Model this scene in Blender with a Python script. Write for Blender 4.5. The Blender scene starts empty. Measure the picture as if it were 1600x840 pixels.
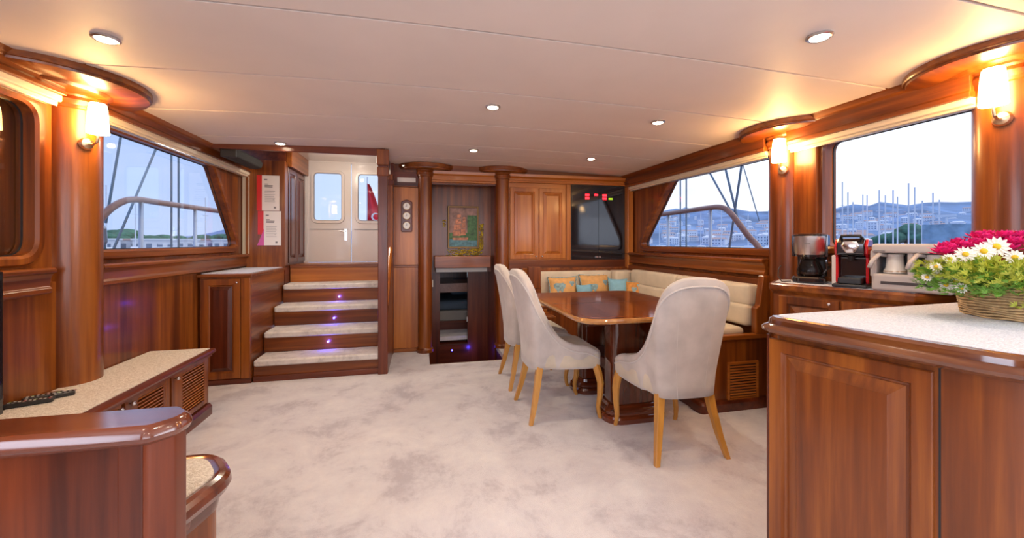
import bpy, bmesh, math, random
from mathutils import Vector, Matrix
random.seed(7)
R = math.radians
C = bpy.context.scene.collection
# ------------------------------------------------------------------ camera, world, exposure
cam = bpy.data.cameras.new('camera'); cam_o = bpy.data.objects.new('camera', cam); C.objects.link(cam_o)
cam_o.location = (0, 0, 1.2); cam_o.rotation_euler = (R(90), 0, R(-13.0))
cam.sensor_width = 36; cam.lens = 36 * 620 / 1600; cam.shift_y = -42 / 1600; cam.clip_start = .02; cam.clip_end = 8000
bpy.context.scene.camera = cam_o
vs = bpy.context.scene.view_settings
vs.view_transform = 'Standard'; vs.look = 'None'; vs.gamma = 1; vs.exposure = 0.36; vs.use_curve_mapping = False

w = bpy.data.worlds.new('world'); bpy.context.scene.world = w; w.use_nodes = True
nt = w.node_tree; nt.nodes.clear()
out = nt.nodes.new('ShaderNodeOutputWorld'); bg = nt.nodes.new('ShaderNodeBackground')
tc = nt.nodes.new('ShaderNodeTexCoord'); sx = nt.nodes.new('ShaderNodeSeparateXYZ')
nt.links.new(tc.outputs['Generated'], sx.inputs[0])
rampz = nt.nodes.new('ShaderNodeValToRGB'); nt.links.new(sx.outputs['Z'], rampz.inputs[0])
e = rampz.color_ramp.elements
e[0].position = 0.0; e[0].color = (.55, .68, .98, 1); e[1].position = .6; e[1].color = (.44, .58, .96, 1)
rampx = nt.nodes.new('ShaderNodeMapRange'); nt.links.new(sx.outputs['X'], rampx.inputs[0])
rampx.inputs[1].default_value = -.4; rampx.inputs[2].default_value = .9; rampx.inputs[3].default_value = 0; rampx.inputs[4].default_value = 1
nz = nt.nodes.new('ShaderNodeTexNoise'); nz.inputs['Scale'].default_value = 3.0; nz.inputs['Detail'].default_value = 5
mp = nt.nodes.new('ShaderNodeMapping'); mp.inputs['Scale'].default_value = (1, 1, 5)
nt.links.new(tc.outputs['Generated'], mp.inputs[0]); nt.links.new(mp.outputs[0], nz.inputs['Vector'])
mix = nt.nodes.new('ShaderNodeMixRGB'); mix.inputs[2].default_value = (1.25, 1.25, 1.3, 1)
nt.links.new(rampx.outputs[0], mix.inputs[0]); nt.links.new(rampz.outputs[0], mix.inputs[1])
mix2 = nt.nodes.new('ShaderNodeMixRGB'); mix2.inputs[2].default_value = (.8, .84, .98, 1)
mr = nt.nodes.new('ShaderNodeMapRange'); mr.inputs[1].default_value = .5; mr.inputs[2].default_value = .8; mr.inputs[3].default_value = 0; mr.inputs[4].default_value = .35
nt.links.new(nz.outputs['Fac'], mr.inputs[0]); nt.links.new(mr.outputs[0], mix2.inputs[0]); nt.links.new(mix.outputs[0], mix2.inputs[1])
nt.links.new(mix2.outputs[0], bg.inputs[0]); bg.inputs[1].default_value = .92
nt.links.new(bg.outputs[0], out.inputs[0])

def area(name, loc, rot, sx_, sy_, power, col):
    l = bpy.data.lights.new(name, 'AREA'); l.shape = 'RECTANGLE'; l.size = sx_; l.size_y = sy_; l.energy = power; l.color = col
    o = bpy.data.objects.new(name, l); o.location = loc; o.rotation_euler = rot; C.objects.link(o); return o
# unseen area lamps added behind the camera as soft frontal and side fill
area('aft_fill', (.35, -2.95, 1.25), (R(90), 0, R(0)), 3.4, 1.5, 46, (.93, .93, 1.0))
area('starboard_fill', (2.5, -.6, 1.5), (0, R(90), 0), .7, 1.8, 22, (.85, .9, 1))
area('port_fill', (-1.78, -.6, 1.5), (0, R(-90), 0), .7, 1.8, 22, (.8, .85, 1))

# ------------------------------------------------------------------ materials
MATS = {}
def newmat(name):
    m = bpy.data.materials.new(name); m.use_nodes = True; MATS[name] = m
    return m, m.node_tree, m.node_tree.nodes['Principled BSDF']
def col4(c): return (c[0], c[1], c[2], 1)
def plain(name, col, rough=.5, metal=0, emit=None, es=0, coat=0, noise=0, nscale=20, bump=0, spec=None, sheen=0):
    m, t, b = newmat(name)
    b.inputs['Base Color'].default_value = col4(col); b.inputs['Roughness'].default_value = rough; b.inputs['Metallic'].default_value = metal
    if coat: b.inputs['Coat Weight'].default_value = coat; b.inputs['Coat Roughness'].default_value = .08
    if sheen: b.inputs['Sheen Weight'].default_value = sheen
    if spec is not None: b.inputs['Specular IOR Level'].default_value = spec
    if emit: b.inputs['Emission Color'].default_value = col4(emit); b.inputs['Emission Strength'].default_value = es
    if noise or bump:
        tcn = t.nodes.new('ShaderNodeTexCoord'); n = t.nodes.new('ShaderNodeTexNoise'); n.inputs['Scale'].default_value = nscale; n.inputs['Detail'].default_value = 6
        t.links.new(tcn.outputs['Object'], n.inputs['Vector'])
        if noise:
            rp = t.nodes.new('ShaderNodeValToRGB'); rp.color_ramp.elements[0].position = .3; rp.color_ramp.elements[1].position = .7
            rp.color_ramp.elements[0].color = col4([c * (1 - noise) for c in col]); rp.color_ramp.elements[1].color = col4([min(1, c * (1 + noise)) for c in col])
            t.links.new(n.outputs['Fac'], rp.inputs[0]); t.links.new(rp.outputs[0], b.inputs['Base Color'])
        if bump:
            bp = t.nodes.new('ShaderNodeBump'); bp.inputs['Strength'].default_value = bump; bp.inputs['Distance'].default_value = .01
            t.links.new(n.outputs['Fac'], bp.inputs['Height']); t.links.new(bp.outputs[0], b.inputs['Normal'])
    return m
def wood(name, c1, c2, c3, axis='z', rough=.33, coat=.22, scale=1.0):
    m, t, b = newmat(name)
    tcn = t.nodes.new('ShaderNodeTexCoord'); mp = t.nodes.new('ShaderNodeMapping')
    s = [28, 28, 28]; s['xyz'.index(axis)] = 1.3
    mp.inputs['Scale'].default_value = [q * scale for q in s]
    oi = t.nodes.new('ShaderNodeObjectInfo'); add = t.nodes.new('ShaderNodeVectorMath'); add.operation = 'ADD'
    ms = t.nodes.new('ShaderNodeMath'); ms.operation = 'MULTIPLY'; ms.inputs[1].default_value = 7
    t.links.new(oi.outputs['Random'], ms.inputs[0]); t.links.new(tcn.outputs['Object'], add.inputs[0]); t.links.new(ms.outputs[0], add.inputs[1])
    t.links.new(add.outputs[0], mp.inputs[0])
    n = t.nodes.new('ShaderNodeTexNoise'); n.inputs['Scale'].default_value = 1; n.inputs['Detail'].default_value = 5; n.inputs['Roughness'].default_value = .6; n.inputs['Distortion'].default_value = .3
    t.links.new(mp.outputs[0], n.inputs['Vector'])
    mp2 = t.nodes.new('ShaderNodeMapping'); s2 = [7, 7, 7]; s2['xyz'.index(axis)] = .35; mp2.inputs['Scale'].default_value = s2
    t.links.new(add.outputs[0], mp2.inputs[0])
    n2 = t.nodes.new('ShaderNodeTexNoise'); n2.inputs['Scale'].default_value = 1; n2.inputs['Detail'].default_value = 2
    t.links.new(mp2.outputs[0], n2.inputs['Vector'])
    mx = t.nodes.new('ShaderNodeMath'); mx.operation = 'ADD'
    m1 = t.nodes.new('ShaderNodeMath'); m1.operation = 'MULTIPLY'; m1.inputs[1].default_value = .5
    m2 = t.nodes.new('ShaderNodeMath'); m2.operation = 'MULTIPLY'; m2.inputs[1].default_value = .5
    t.links.new(n.outputs['Fac'], m1.inputs[0]); t.links.new(n2.outputs['Fac'], m2.inputs[0]); t.links.new(m1.outputs[0], mx.inputs[0]); t.links.new(m2.outputs[0], mx.inputs[1])
    rp = t.nodes.new('ShaderNodeValToRGB'); el = rp.color_ramp.elements
    el[0].position = .36; el[0].color = col4(c1); el[1].position = .64; el[1].color = col4(c3); k = el.new(.5); k.color = col4(c2)
    t.links.new(mx.outputs[0], rp.inputs[0]); t.links.new(rp.outputs[0], b.inputs['Base Color'])
    b.inputs['Roughness'].default_value = rough; b.inputs['Coat Weight'].default_value = coat; b.inputs['Coat Roughness'].default_value = .12
    return m
MAH = ((.095, .020, .003), (.20, .048, .006), (.34, .100, .012))
DRK = ((.055, .009, .003), (.115, .021, .006), (.19, .038, .010))
ORG = ((.30, .078, .009), (.43, .13, .016), (.55, .19, .030))
wx, wy, wz = [wood('mahogany_' + a, *MAH, axis=a) for a in 'xyz']
dx, dy, dz = [wood('dark_mahogany_' + a, *DRK, axis=a) for a in 'xyz']
ox, oy, oz = [wood('light_mahogany_' + a, *ORG, axis=a) for a in 'xyz']
gloss_wood = wood('gloss_table_wood', (.16, .035, .008), (.26, .065, .015), (.38, .11, .026), axis='y', rough=.07, coat=1)
gloss_edge = wood('gloss_edge_wood', (.34, .13, .03), (.45, .19, .045), (.55, .26, .06), axis='y', rough=.1, coat=1)
bar_wood = wood('bar_cap_wood', (.07, .016, .007), (.135, .030, .011), (.21, .05, .018), axis='x', rough=.16, coat=.9)
beech = wood('honey_beech', (.50, .22, .035), (.60, .28, .05), (.68, .35, .075), axis='z', rough=.35, coat=.3)
rail_wood = wood('rail_wood', (.26, .12, .085), (.34, .16, .11), (.42, .21, .15), axis='y', rough=.3)

def carpet_mat(name, ca, cb, cc, scale):
    m, t, b = newmat(name)
    tcn = t.nodes.new('ShaderNodeTexCoord')
    n = t.nodes.new('ShaderNodeTexNoise'); n.inputs['Scale'].default_value = scale; n.inputs['Detail'].default_value = 9; n.inputs['Roughness'].default_value = .74; n.inputs['Distortion'].default_value = .25
    n2 = t.nodes.new('ShaderNodeTexNoise'); n2.inputs['Scale'].default_value = 260; n2.inputs['Detail'].default_value = 2
    t.links.new(tcn.outputs['Object'], n.inputs['Vector']); t.links.new(tcn.outputs['Object'], n2.inputs['Vector'])
    rp = t.nodes.new('ShaderNodeValToRGB'); el = rp.color_ramp.elements
    el[0].position = .37; el[0].color = col4(ca); el[1].position = .64; el[1].color = col4(cc); k = el.new(.48); k.color = col4(cb)
    t.links.new(n.outputs['Fac'], rp.inputs[0]); t.links.new(rp.outputs[0], b.inputs['Base Color'])
    b.inputs['Roughness'].default_value = .95; b.inputs['Sheen Weight'].default_value = .25; b.inputs['Specular IOR Level'].default_value = .1
    bp = t.nodes.new('ShaderNodeBump'); bp.inputs['Strength'].default_value = .5; bp.inputs['Distance'].default_value = .006
    t.links.new(n2.outputs['Fac'], bp.inputs['Height']); t.links.new(bp.outputs[0], b.inputs['Normal'])
    return m
carpet = carpet_mat('cut_pile_carpet', (.535, .50, .545), (.70, .67, .71), (.79, .765, .785), 2.6)
stepcarpet = carpet_mat('step_carpet', (.54, .49, .46), (.70, .65, .60), (.78, .73, .68), 9)
def speckle(name, c1, c2, sc):
    m, t, b = newmat(name)
    tcn = t.nodes.new('ShaderNodeTexCoord'); v = t.nodes.new('ShaderNodeTexVoronoi'); v.inputs['Scale'].default_value = sc
    t.links.new(tcn.outputs['Object'], v.inputs['Vector'])
    rp = t.nodes.new('ShaderNodeValToRGB'); rp.color_ramp.elements[0].color = col4(c1); rp.color_ramp.elements[1].color = col4(c2)
    sp = t.nodes.new('ShaderNodeSeparateColor'); t.links.new(v.outputs['Color'], sp.inputs[0]); t.links.new(sp.outputs[0], rp.inputs[0]); t.links.new(rp.outputs[0], b.inputs['Base Color'])
    b.inputs['Roughness'].default_value = .9
    bp = t.nodes.new('ShaderNodeBump'); bp.inputs['Strength'].default_value = .6; bp.inputs['Distance'].default_value = .004; bp.invert = True
    t.links.new(v.outputs['Distance'], bp.inputs['Height']); t.links.new(bp.outputs[0], b.inputs['Normal'])
    return m
berber = speckle('berber_top', (.62, .54, .44), (.92, .86, .76), 190)
whiteberber = speckle('pale_top', (.50, .54, .64), (.73, .76, .85), 260)
velvet = plain('chair_velvet', (.56, .50, .46), .8, noise=.16, nscale=7, sheen=.5)
velvet_seat = plain('seat_velvet', (.62, .54, .42), .8, noise=.14, nscale=7, sheen=.4)
piping_m = plain('velvet_piping', (.62, .57, .53), .7, sheen=.4)
suede = plain('bench_suede', (.68, .58, .44), .85, noise=.12, nscale=6, sheen=.3)
seam_m = plain('seam', (.30, .26, .22), .9)
ceil_m = plain('ceiling_vinyl', (.80, .70, .63), .55, noise=.03, nscale=3, bump=.05)
joint_m = plain('ceiling_joint', (.08, .06, .055), .8)
ivory = plain('ivory_blind', (.80, .70, .52), .5)
whitepaint = plain('white_paint', (.80, .74, .68), .25, coat=.5)
brass = plain('brushed_nickel_brass', (.72, .55, .36), .3, 1)
chrome = plain('chrome', (.8, .8, .82), .15, 1)
steel = plain('steel', (.62, .62, .64), .28, 1)
bulbglass = plain('opal_glass', (1, .9, .7), .4, emit=(1, .56, .20), es=68)
lens_m = plain('lamp_lens', (1, 1, 1), .3, emit=(1, .88, .62), es=24)
black = plain('black_gloss', (.012, .012, .015), .05, coat=1)
blackp = plain('black_plastic', (.02, .02, .022), .35)
blackfab = plain('black_fabric', (.025, .025, .022), .8)
red_m = plain('red_gloss', (.62, .01, .02), .12, coat=1)
flag_red = plain('flag_red', (.75, .01, .04), .7)
flag_white = plain('flag_white', (.85, .85, .88), .7)
paper = plain('paper', (.86, .80, .74), .3, coat=.4)
paper_red = plain('red_folder', (.72, .02, .02), .3)
paper_pink = plain('magenta_folder', (.65, .10, .35), .3)
ink = plain('print_ink', (.22, .20, .20), .6)
led_blue = plain('blue_led', (.3, .4, 1), .3, emit=(.10, .09, 1), es=7)
refl_red = plain('red_digit_reflection', (1, .02, .03), .3, emit=(1, .03, .05), es=3.5)  # glow that paints a reflection of red digits
refl_green = plain('green_digit_reflection', (.5, .7, .02), .3, emit=(.45, .6, .03), es=1.2)  # glow that paints a reflection of green digits
machine_m = plain('grey_machine', (.52, .47, .45), .3, coat=.3)
machine_d = plain('dark_recess', (.06, .05, .05), .4)
ivoryp = plain('ivory_plastic', (.78, .74, .68), .3)
clear = plain('jug_glass_tint', (.10, .08, .07), .04, coat=1)
coffee = plain('coffee_dark', (.03, .015, .01), .1)
orange_fab = plain('floral_orange', (.75, .42, .16), .85, noise=.15, nscale=18)
blue_fab = plain('blue_fabric', (.25, .52, .68), .85, noise=.1, nscale=20)
motif = plain('floral_blue_grey', (.28, .42, .46), .85, noise=.3, nscale=40)
gold_refl = plain('gold_reflection', (.95, .52, .06), .4, .1, noise=.6, nscale=30, bump=1)  # gold colour standing in for a reflection in glass
white_hull = plain('white_hull', (.85, .87, .92), .4)
mast_m = plain('mast', (.80, .83, .90), .4)
rig_m = plain('rigging_wire', (.16, .24, .32), .5)
steel_out = plain('stanchion_steel', (.55, .60, .68), .35, .6)
roof_m = plain('roof_tile', (.60, .42, .38), .8)
house_m = plain('house_white', (.86, .88, .92), .8)
housewin = plain('house_window', (.2, .27, .38), .4)
tree_m = plain('far_tree', (.08, .20, .13), .9, noise=.5, nscale=.4)
net_m = plain('grey_blue_screen', (.30, .44, .56), .9, noise=.3, nscale=1.2)
under_m = plain('sill_grey', (.30, .30, .32), .5)
bed_m = plain('berth_linen', (.10, .14, .18), .9)
mattress_m = plain('berth_edge', (.35, .32, .28), .9)
paint_sea = plain('paint_sea', (.10, .25, .30), .5, noise=.5, nscale=30)
paint_sky = plain('paint_sky', (.30, .17, .14), .5, noise=.6, nscale=14)
paint_sail = plain('paint_sail', (.55, .22, .12), .5, noise=.5, nscale=40)
paint_green = plain('paint_green', (.06, .16, .05), .5, noise=.6, nscale=30)
petal_pink = plain('pink_petal', (.78, .03, .25), .6, noise=.25, nscale=60)
petal_white = plain('white_petal', (.88, .86, .80), .6)
daisy_eye = plain('daisy_eye', (.80, .50, .02), .7)
leaf_g = plain('leaf_green', (.17, .36, .04), .5, noise=.4, nscale=40)
leaf_y = plain('leaf_yellow', (.52, .56, .07), .5, noise=.25, nscale=40)
basket_m = plain('woven_fibre', (.42, .27, .12), .8, noise=.35, nscale=50)
basket_l = plain('woven_fibre_light', (.56, .38, .19), .8, noise=.3, nscale=60)
rubber = plain('rubber', (.03, .03, .03), .7)

def brushed():
    m, t, b = newmat('brushed_steel'); b.inputs['Metallic'].default_value = 1; b.inputs['Roughness'].default_value = .3
    b.inputs['Base Color'].default_value = (.7, .68, .66, 1); b.inputs['Anisotropic'].default_value = .6
    return m
brush = brushed()
def glassmat(name, tint=(.93, .96, 1)):
    m = bpy.data.materials.new(name); m.use_nodes = True; t = m.node_tree; t.nodes.clear()
    o = t.nodes.new('ShaderNodeOutputMaterial'); mx = t.nodes.new('ShaderNodeMixShader'); tr = t.nodes.new('ShaderNodeBsdfTransparent'); gl = t.nodes.new('ShaderNodeBsdfGlossy')
    gl.inputs['Roughness'].default_value = .02; tr.inputs[0].default_value = col4(tint)
    lw = t.nodes.new('ShaderNodeLayerWeight'); lw.inputs[0].default_value = .5
    pw = t.nodes.new('ShaderNodeMath'); pw.operation = 'POWER'; pw.inputs[1].default_value = 5; fr = t.nodes.new('ShaderNodeMath'); fr.operation = 'MULTIPLY_ADD'; fr.inputs[1].default_value = .9; fr.inputs[2].default_value = .03
    t.links.new(lw.outputs['Facing'], pw.inputs[0]); t.links.new(pw.outputs[0], fr.inputs[0])
    t.links.new(fr.outputs[0], mx.inputs[0]); t.links.new(tr.outputs[0], mx.inputs[1]); t.links.new(gl.outputs[0], mx.inputs[2]); t.links.new(mx.outputs[0], o.inputs[0])
    return m
glass = glassmat('window_glass'); jugglass = glassmat('carafe_glass', (.62, .58, .55))
def water():
    m, t, b = newmat('sea_water'); b.inputs['Base Color'].default_value = (.12, .22, .36, 1); b.inputs['Roughness'].default_value = .18
    n = t.nodes.new('ShaderNodeTexNoise'); n.inputs['Scale'].default_value = .5; n.inputs['Detail'].default_value = 8
    tcn = t.nodes.new('ShaderNodeTexCoord'); t.links.new(tcn.outputs['Object'], n.inputs['Vector'])
    bp = t.nodes.new('ShaderNodeBump'); bp.inputs['Strength'].default_value = .6; bp.inputs['Distance'].default_value = .5
    t.links.new(n.outputs['Fac'], bp.inputs['Height']); t.links.new(bp.outputs[0], b.inputs['Normal']); return m
sea_m = water()
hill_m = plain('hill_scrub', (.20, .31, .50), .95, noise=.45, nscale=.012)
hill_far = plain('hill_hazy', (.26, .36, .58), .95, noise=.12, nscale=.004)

# ------------------------------------------------------------------ helpers
def empty(name, loc=(0, 0, 0), rz=0, parent=None):
    o = bpy.data.objects.new(name, None); o.location = loc; o.rotation_euler = (0, 0, rz); o.empty_display_size = .05
    C.objects.link(o)
    if parent: o.parent = parent
    return o
def tag(o, label=None, cat=None, group=None, kind=None):
    if label: o['label'] = label
    if cat: o['category'] = cat
    if group: o['group'] = group
    if kind: o['kind'] = kind
    return o
def thing(name, label, cat, loc=(0, 0, 0), rz=0, group=None): return tag(empty(name, loc, rz), label, cat, group)
def struct(name, label=None): return tag(empty(name), label, None, None, 'structure')
def world_of(o):
    m = Matrix.Identity(4)
    while o is not None:
        m = Matrix.LocRotScale(o.location, o.rotation_euler, o.scale) @ m
        o = o.parent
    return m
class MB:
    def __init__(s): s.v = []; s.f = []
    def add(s, vs_, fs, M=None):
        n = len(s.v); s.v += [tuple(M @ Vector(q)) if M else tuple(q) for q in vs_]; s.f += [tuple(i + n for i in f) for f in fs]; return s
    def box(s, x0, x1, y0, y1, z0, z1, M=None):
        x0, x1 = sorted((x0, x1)); y0, y1 = sorted((y0, y1)); z0, z1 = sorted((z0, z1))
        return s.add([(x, y, z) for x in (x0, x1) for y in (y0, y1) for z in (z0, z1)],
                     [(0, 1, 3, 2), (4, 6, 7, 5), (0, 4, 5, 1), (2, 3, 7, 6), (0, 2, 6, 4), (1, 5, 7, 3)], M)
    def lathe(s, prof, c=(0, 0, 0), seg=20, M=None, sy=1.0):
        vs_ = [(c[0] + r * math.cos(2 * math.pi * k / seg), c[1] + sy * r * math.sin(2 * math.pi * k / seg), c[2] + z) for r, z in prof for k in range(seg)]
        fs = [(i * seg + k, i * seg + (k + 1) % seg, (i + 1) * seg + (k + 1) % seg, (i + 1) * seg + k) for i in range(len(prof) - 1) for k in range(seg)]
        fs.append(tuple(range(seg - 1, -1, -1))); fs.append(tuple((len(prof) - 1) * seg + k for k in range(seg)))
        return s.add(vs_, fs, M)
    def tube(s, pts, r, seg=8, M=None):
        pts = [Vector(p) for p in pts]; rs = r if isinstance(r, (list, tuple)) else [r] * len(pts)
        vs_ = []; up = Vector((0, 0, 1)); prev = None
        for i, p in enumerate(pts):
            t = (pts[min(i + 1, len(pts) - 1)] - pts[max(i - 1, 0)]).normalized()
            a = prev if prev is not None else (up if abs(t.z) < .9 else Vector((1, 0, 0)))
            u = (a - t * a.dot(t)).normalized(); prev = u; v = t.cross(u)
            for k in range(seg):
                g = 2 * math.pi * k / seg; vs_.append(p + (u * math.cos(g) + v * math.sin(g)) * rs[i])
        fs = [(i * seg + k, i * seg + (k + 1) % seg, (i + 1) * seg + (k + 1) % seg, (i + 1) * seg + k) for i in range(len(pts) - 1) for k in range(seg)]
        fs.append(tuple(range(seg - 1, -1, -1))); fs.append(tuple((len(pts) - 1) * seg + k for k in range(seg)))
        return s.add(vs_, fs, M)
    def prism(s, pts, a0, a1, m=lambda a, b, c: (a, b, c)):
        n = len(pts); vs_ = [m(p[0], p[1], a0) for p in pts] + [m(p[0], p[1], a1) for p in pts]
        return s.add(vs_, [tuple(range(n - 1, -1, -1)), tuple(range(n, 2 * n))] + [(i, (i + 1) % n, (i + 1) % n + n, i + n) for i in range(n)])
    def loft(s, poly, prof, m=lambda a, b, c: (a, b, c), cap0=True, cap1=True):
        # poly ccw; prof: list of (outward offset, height)
        n = len(poly); nr = []
        for i in range(n):
            p, q, r_ = Vector(poly[i - 1]), Vector(poly[i]), Vector(poly[(i + 1) % n])
            a = (q - p).normalized(); b = (r_ - q).normalized(); na = Vector((a.y, -a.x)); nb = Vector((b.y, -b.x))
            h = na + nb; h = h / max(.3, h.length_squared) * 2 if h.length > 1e-6 else na
            nr.append(h)
        vs_ = [m(poly[i][0] + nr[i].x * o, poly[i][1] + nr[i].y * o, z) for o, z in prof for i in range(n)]
        k = len(prof)
        fs = [(j * n + i, j * n + (i + 1) % n, (j + 1) * n + (i + 1) % n, (j + 1) * n + i) for j in range(k - 1) for i in range(n)]
        if cap0: fs.append(tuple(range(n - 1, -1, -1)))
        if cap1: fs.append(tuple((k - 1) * n + i for i in range(n)))
        return s.add(vs_, fs)
    def build(s, name, mat, parent=None, bevel=0, smooth=False, sub=0, label=None, seg=2, M=None, local=False, solid=0):
        me = bpy.data.meshes.new(name); vs_ = [Vector(q) for q in s.v]
        if M: vs_ = [M @ q for q in vs_]
        loc = Vector((0, 0, 0))
        if parent is not None and not local:
            W = world_of(parent).inverted(); vs_ = [W @ q for q in vs_]
        elif parent is None:
            xs = [q.x for q in vs_]; ys = [q.y for q in vs_]; zs = [q.z for q in vs_]
            loc = Vector(((min(xs) + max(xs)) / 2, (min(ys) + max(ys)) / 2, min(zs))); vs_ = [q - loc for q in vs_]
        me.from_pydata([tuple(q) for q in vs_], [], s.f)
        bm = bmesh.new(); bm.from_mesh(me); bmesh.ops.recalc_face_normals(bm, faces=bm.faces); bm.to_mesh(me); bm.free()
        me.materials.append(mat)
        if smooth:
            me.polygons.foreach_set('use_smooth', [True] * len(me.polygons))
            if smooth == 'auto': 
                try: me.set_sharp_from_angle(angle=R(27))
                except Exception: pass
        o = bpy.data.objects.new(name, me); o.location = loc; C.objects.link(o)
        if parent is not None: o.parent = parent
        if solid: mm = o.modifiers.new('s', 'SOLIDIFY'); mm.thickness = solid; mm.offset = -1
        if bevel: mm = o.modifiers.new('b', 'BEVEL'); mm.width = bevel; mm.segments = seg; mm.limit_method = 'ANGLE'; mm.angle_limit = R(35)
        if sub: mm = o.modifiers.new('u', 'SUBSURF'); mm.levels = sub; mm.render_levels = sub
        if label: o['label'] = label
        return o
def rpoly(pts, r, seg=6):
    out_ = []; n = len(pts); rs = r if isinstance(r, (list, tuple)) else [r] * n
    for i in range(n):
        p, q, t = Vector(pts[i - 1]), Vector(pts[i]), Vector(pts[(i + 1) % n]); rr = rs[i]
        if rr <= 0: out_.append((q.x, q.y)); continue
        a = (p - q).normalized(); b = (t - q).normalized(); ang = a.angle(b); d = min(rr / math.tan(ang / 2), (p - q).length * .49, (t - q).length * .49)
        p0 = q + a * d; p1 = q + b * d
        for k in range(seg + 1):
            u = k / seg; out_.append(tuple(p0 * (1 - u) ** 2 + q * 2 * u * (1 - u) + p1 * u * u))
    return out_
def rect(a0, a1, b0, b1): return [(a0, b0), (a1, b0), (a1, b1), (a0, b1)]
def plate(outer, holes, c0, c1, m, name, mat, parent=None, bevel=0, label=None):
    bm = bmesh.new(); edges = []
    for loop in [outer] + holes:
        vs_ = [bm.verts.new((p[0], p[1], 0)) for p in loop]
        edges += [bm.edges.new((vs_[i], vs_[(i + 1) % len(vs_)])) for i in range(len(vs_))]
    bmesh.ops.triangle_fill(bm, use_beauty=True, use_dissolve=False, edges=edges)
    bm.verts.ensure_lookup_table(); n = len(bm.verts)
    flat = [(v.co.x, v.co.y) for v in bm.verts]; tris = [[v.index for v in f.verts] for f in bm.faces]; bnd = [(e_.verts[0].index, e_.verts[1].index) for e_ in bm.edges if len(e_.link_faces) == 1]
    bm.free(); b = MB()
    b.add([m(p[0], p[1], c0) for p in flat] + [m(p[0], p[1], c1) for p in flat], [tuple(t) for t in tris] + [tuple(i + n for i in reversed(t)) for t in tris] + [(i, j, j + n, i + n) for i, j in bnd])
    return b.build(name, mat, parent, bevel=bevel, label=label)
def inframe(m, outer_off, poly, prof, name, mat, parent, smooth='auto'):
    b = MB(); b.loft(poly, prof, m, False, False); b.f = b.f
    n = len(poly); k = len(prof); b.f += [((k - 1) * n + i, (k - 1) * n + (i + 1) % n, (i + 1) % n, i) for i in range(n)]
    return b.build(name, mat, parent, smooth=smooth)
Mx = lambda sgn=1: (lambda a, b, c: (c, a, b))      # (Y,Z) plane, c = X
My = lambda a, b, c: (a, c, b)                       # (X,Z) plane, c = Y
def mapper(o, u, n):                                 # o origin, u horizontal unit, n outward unit: (a,b,d)
    o = Vector(o); u = Vector(u); n = Vector(n)
    return lambda a, b, d: tuple(o + u * a + Vector((0, 0, 1)) * b + n * d)
def door_leaf(name, parent, m, a0, a1, b0, b1, mf, mp_, t=.016, stile=.045, knob=None, raise_=.03, label=None):
    b = MB(); r = rect(a0, a1, b0, b1)
    b.loft(r, [(0, 0), (0, t - .003), (-.003, t), (-stile, t), (-stile - .006, t - .010), (-stile - .010, t - .012)], m)
    d = b.build(name, mf, parent, label=label)
    q = MB(); rr = rect(a0 + stile + .011, a1 - stile - .011, b0 + stile + .011, b1 - stile - .011)
    q.loft(rr, [(0, t - .013), (-raise_, t - .001), (-raise_ - .002, t + .001)], m); q.build('panel', mp_, d, local=False)
    if knob:
        k = MB(); ka, kb = knob
        cen = Vector(m(ka, kb, t)); nn = (Vector(m(ka, kb, t + 1)) - cen).normalized()
        rot = Vector((0, 0, 1)).rotation_difference(nn).to_matrix().to_4x4()
        k.lathe([(.004, -.002), (.004, .008), (.009, .012), (.010, .018), (.006, .023)], seg=12, M=Matrix.Translation(cen) @ rot); k.build('knob', chrome, d, smooth=True)
    return d

XL, XR, YB, YA = -1.80, 2.50, 4.50, -3.0
CX = .25
def cz(x): return 2.055 - .0095 * (x - CX) ** 2
# ------------------------------------------------------------------ floor
fl = struct('floor')
plate(rect(-2.1, 2.8, YA - .1, 5.6), [rect(.09, .86, 3.96, 5.1)], -.05, 0, lambda a, b, c: (a, b, c), 'carpet', carpet, fl)
b = MB(); b.box(.075, .875, 3.945, 3.96, -.05, .004); b.build('carpet_edge', stepcarpet, fl)
# ------------------------------------------------------------------ ceiling (cambered panels)
ce = struct('ceiling')
seams = [YA, -2.2, -1.55, -.9, -.25, .35, .98, 1.60, 2.24, 2.88, 3.52, 4.10, YB + .1]
def ceil_panel(y0, y1, x0, x1):
    n = 14; b = MB(); vs_ = []; g = .0065
    for k in range(n + 1):
        x = x0 + (x1 - x0) * k / n
        for y, z in ((y0 + g, 0), (y1 - g, 0), (y1 - g, .02), (y0 + g, .02)): vs_.append((x, y, cz(x) + z))
    fs = [(4 * k + j, 4 * k + (j + 1) % 4, 4 * k + 4 + (j + 1) % 4, 4 * k + 4 + j) for k in range(n) for j in range(4)] + [(0, 1, 2, 3), (4 * n + 3, 4 * n + 2, 4 * n + 1, 4 * n)]
    b.add(vs_, fs); return b.build('ceiling_panel', ceil_m, ce, smooth='auto')
for i in range(len(seams) - 1):
    y0, y1 = seams[i], seams[i + 1]
    if y0 >= 3.5 and y0 < 3.9:
        ceil_panel(y0, 3.80, -1.9, 2.75); ceil_panel(3.79, y1, -.34, 2.75)
    elif y0 >= 3.9: ceil_panel(y0, y1, -.34, 2.75)
    else: ceil_panel(y0, y1, -1.95, 2.75)
b = MB()
for k in range(14):
    x = -1.95 + 4.7 * k / 14; x1 = -1.95 + 4.7 * (k + 1) / 14
    b.add([(x, YA, cz(x) + .016), (x1, YA, cz(x1) + .016), (x1, 3.79, cz(x1) + .016), (x, 3.79, cz(x) + .016)] + [(x, YA, cz(x) + .04), (x1, YA, cz(x1) + .04), (x1, 3.79, cz(x1) + .04), (x, 3.79, cz(x) + .04)], [(0, 1, 2, 3), (7, 6, 5, 4), (0, 4, 5, 1), (1, 5, 6, 2), (2, 6, 7, 3), (3, 7, 4, 0)])
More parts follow.
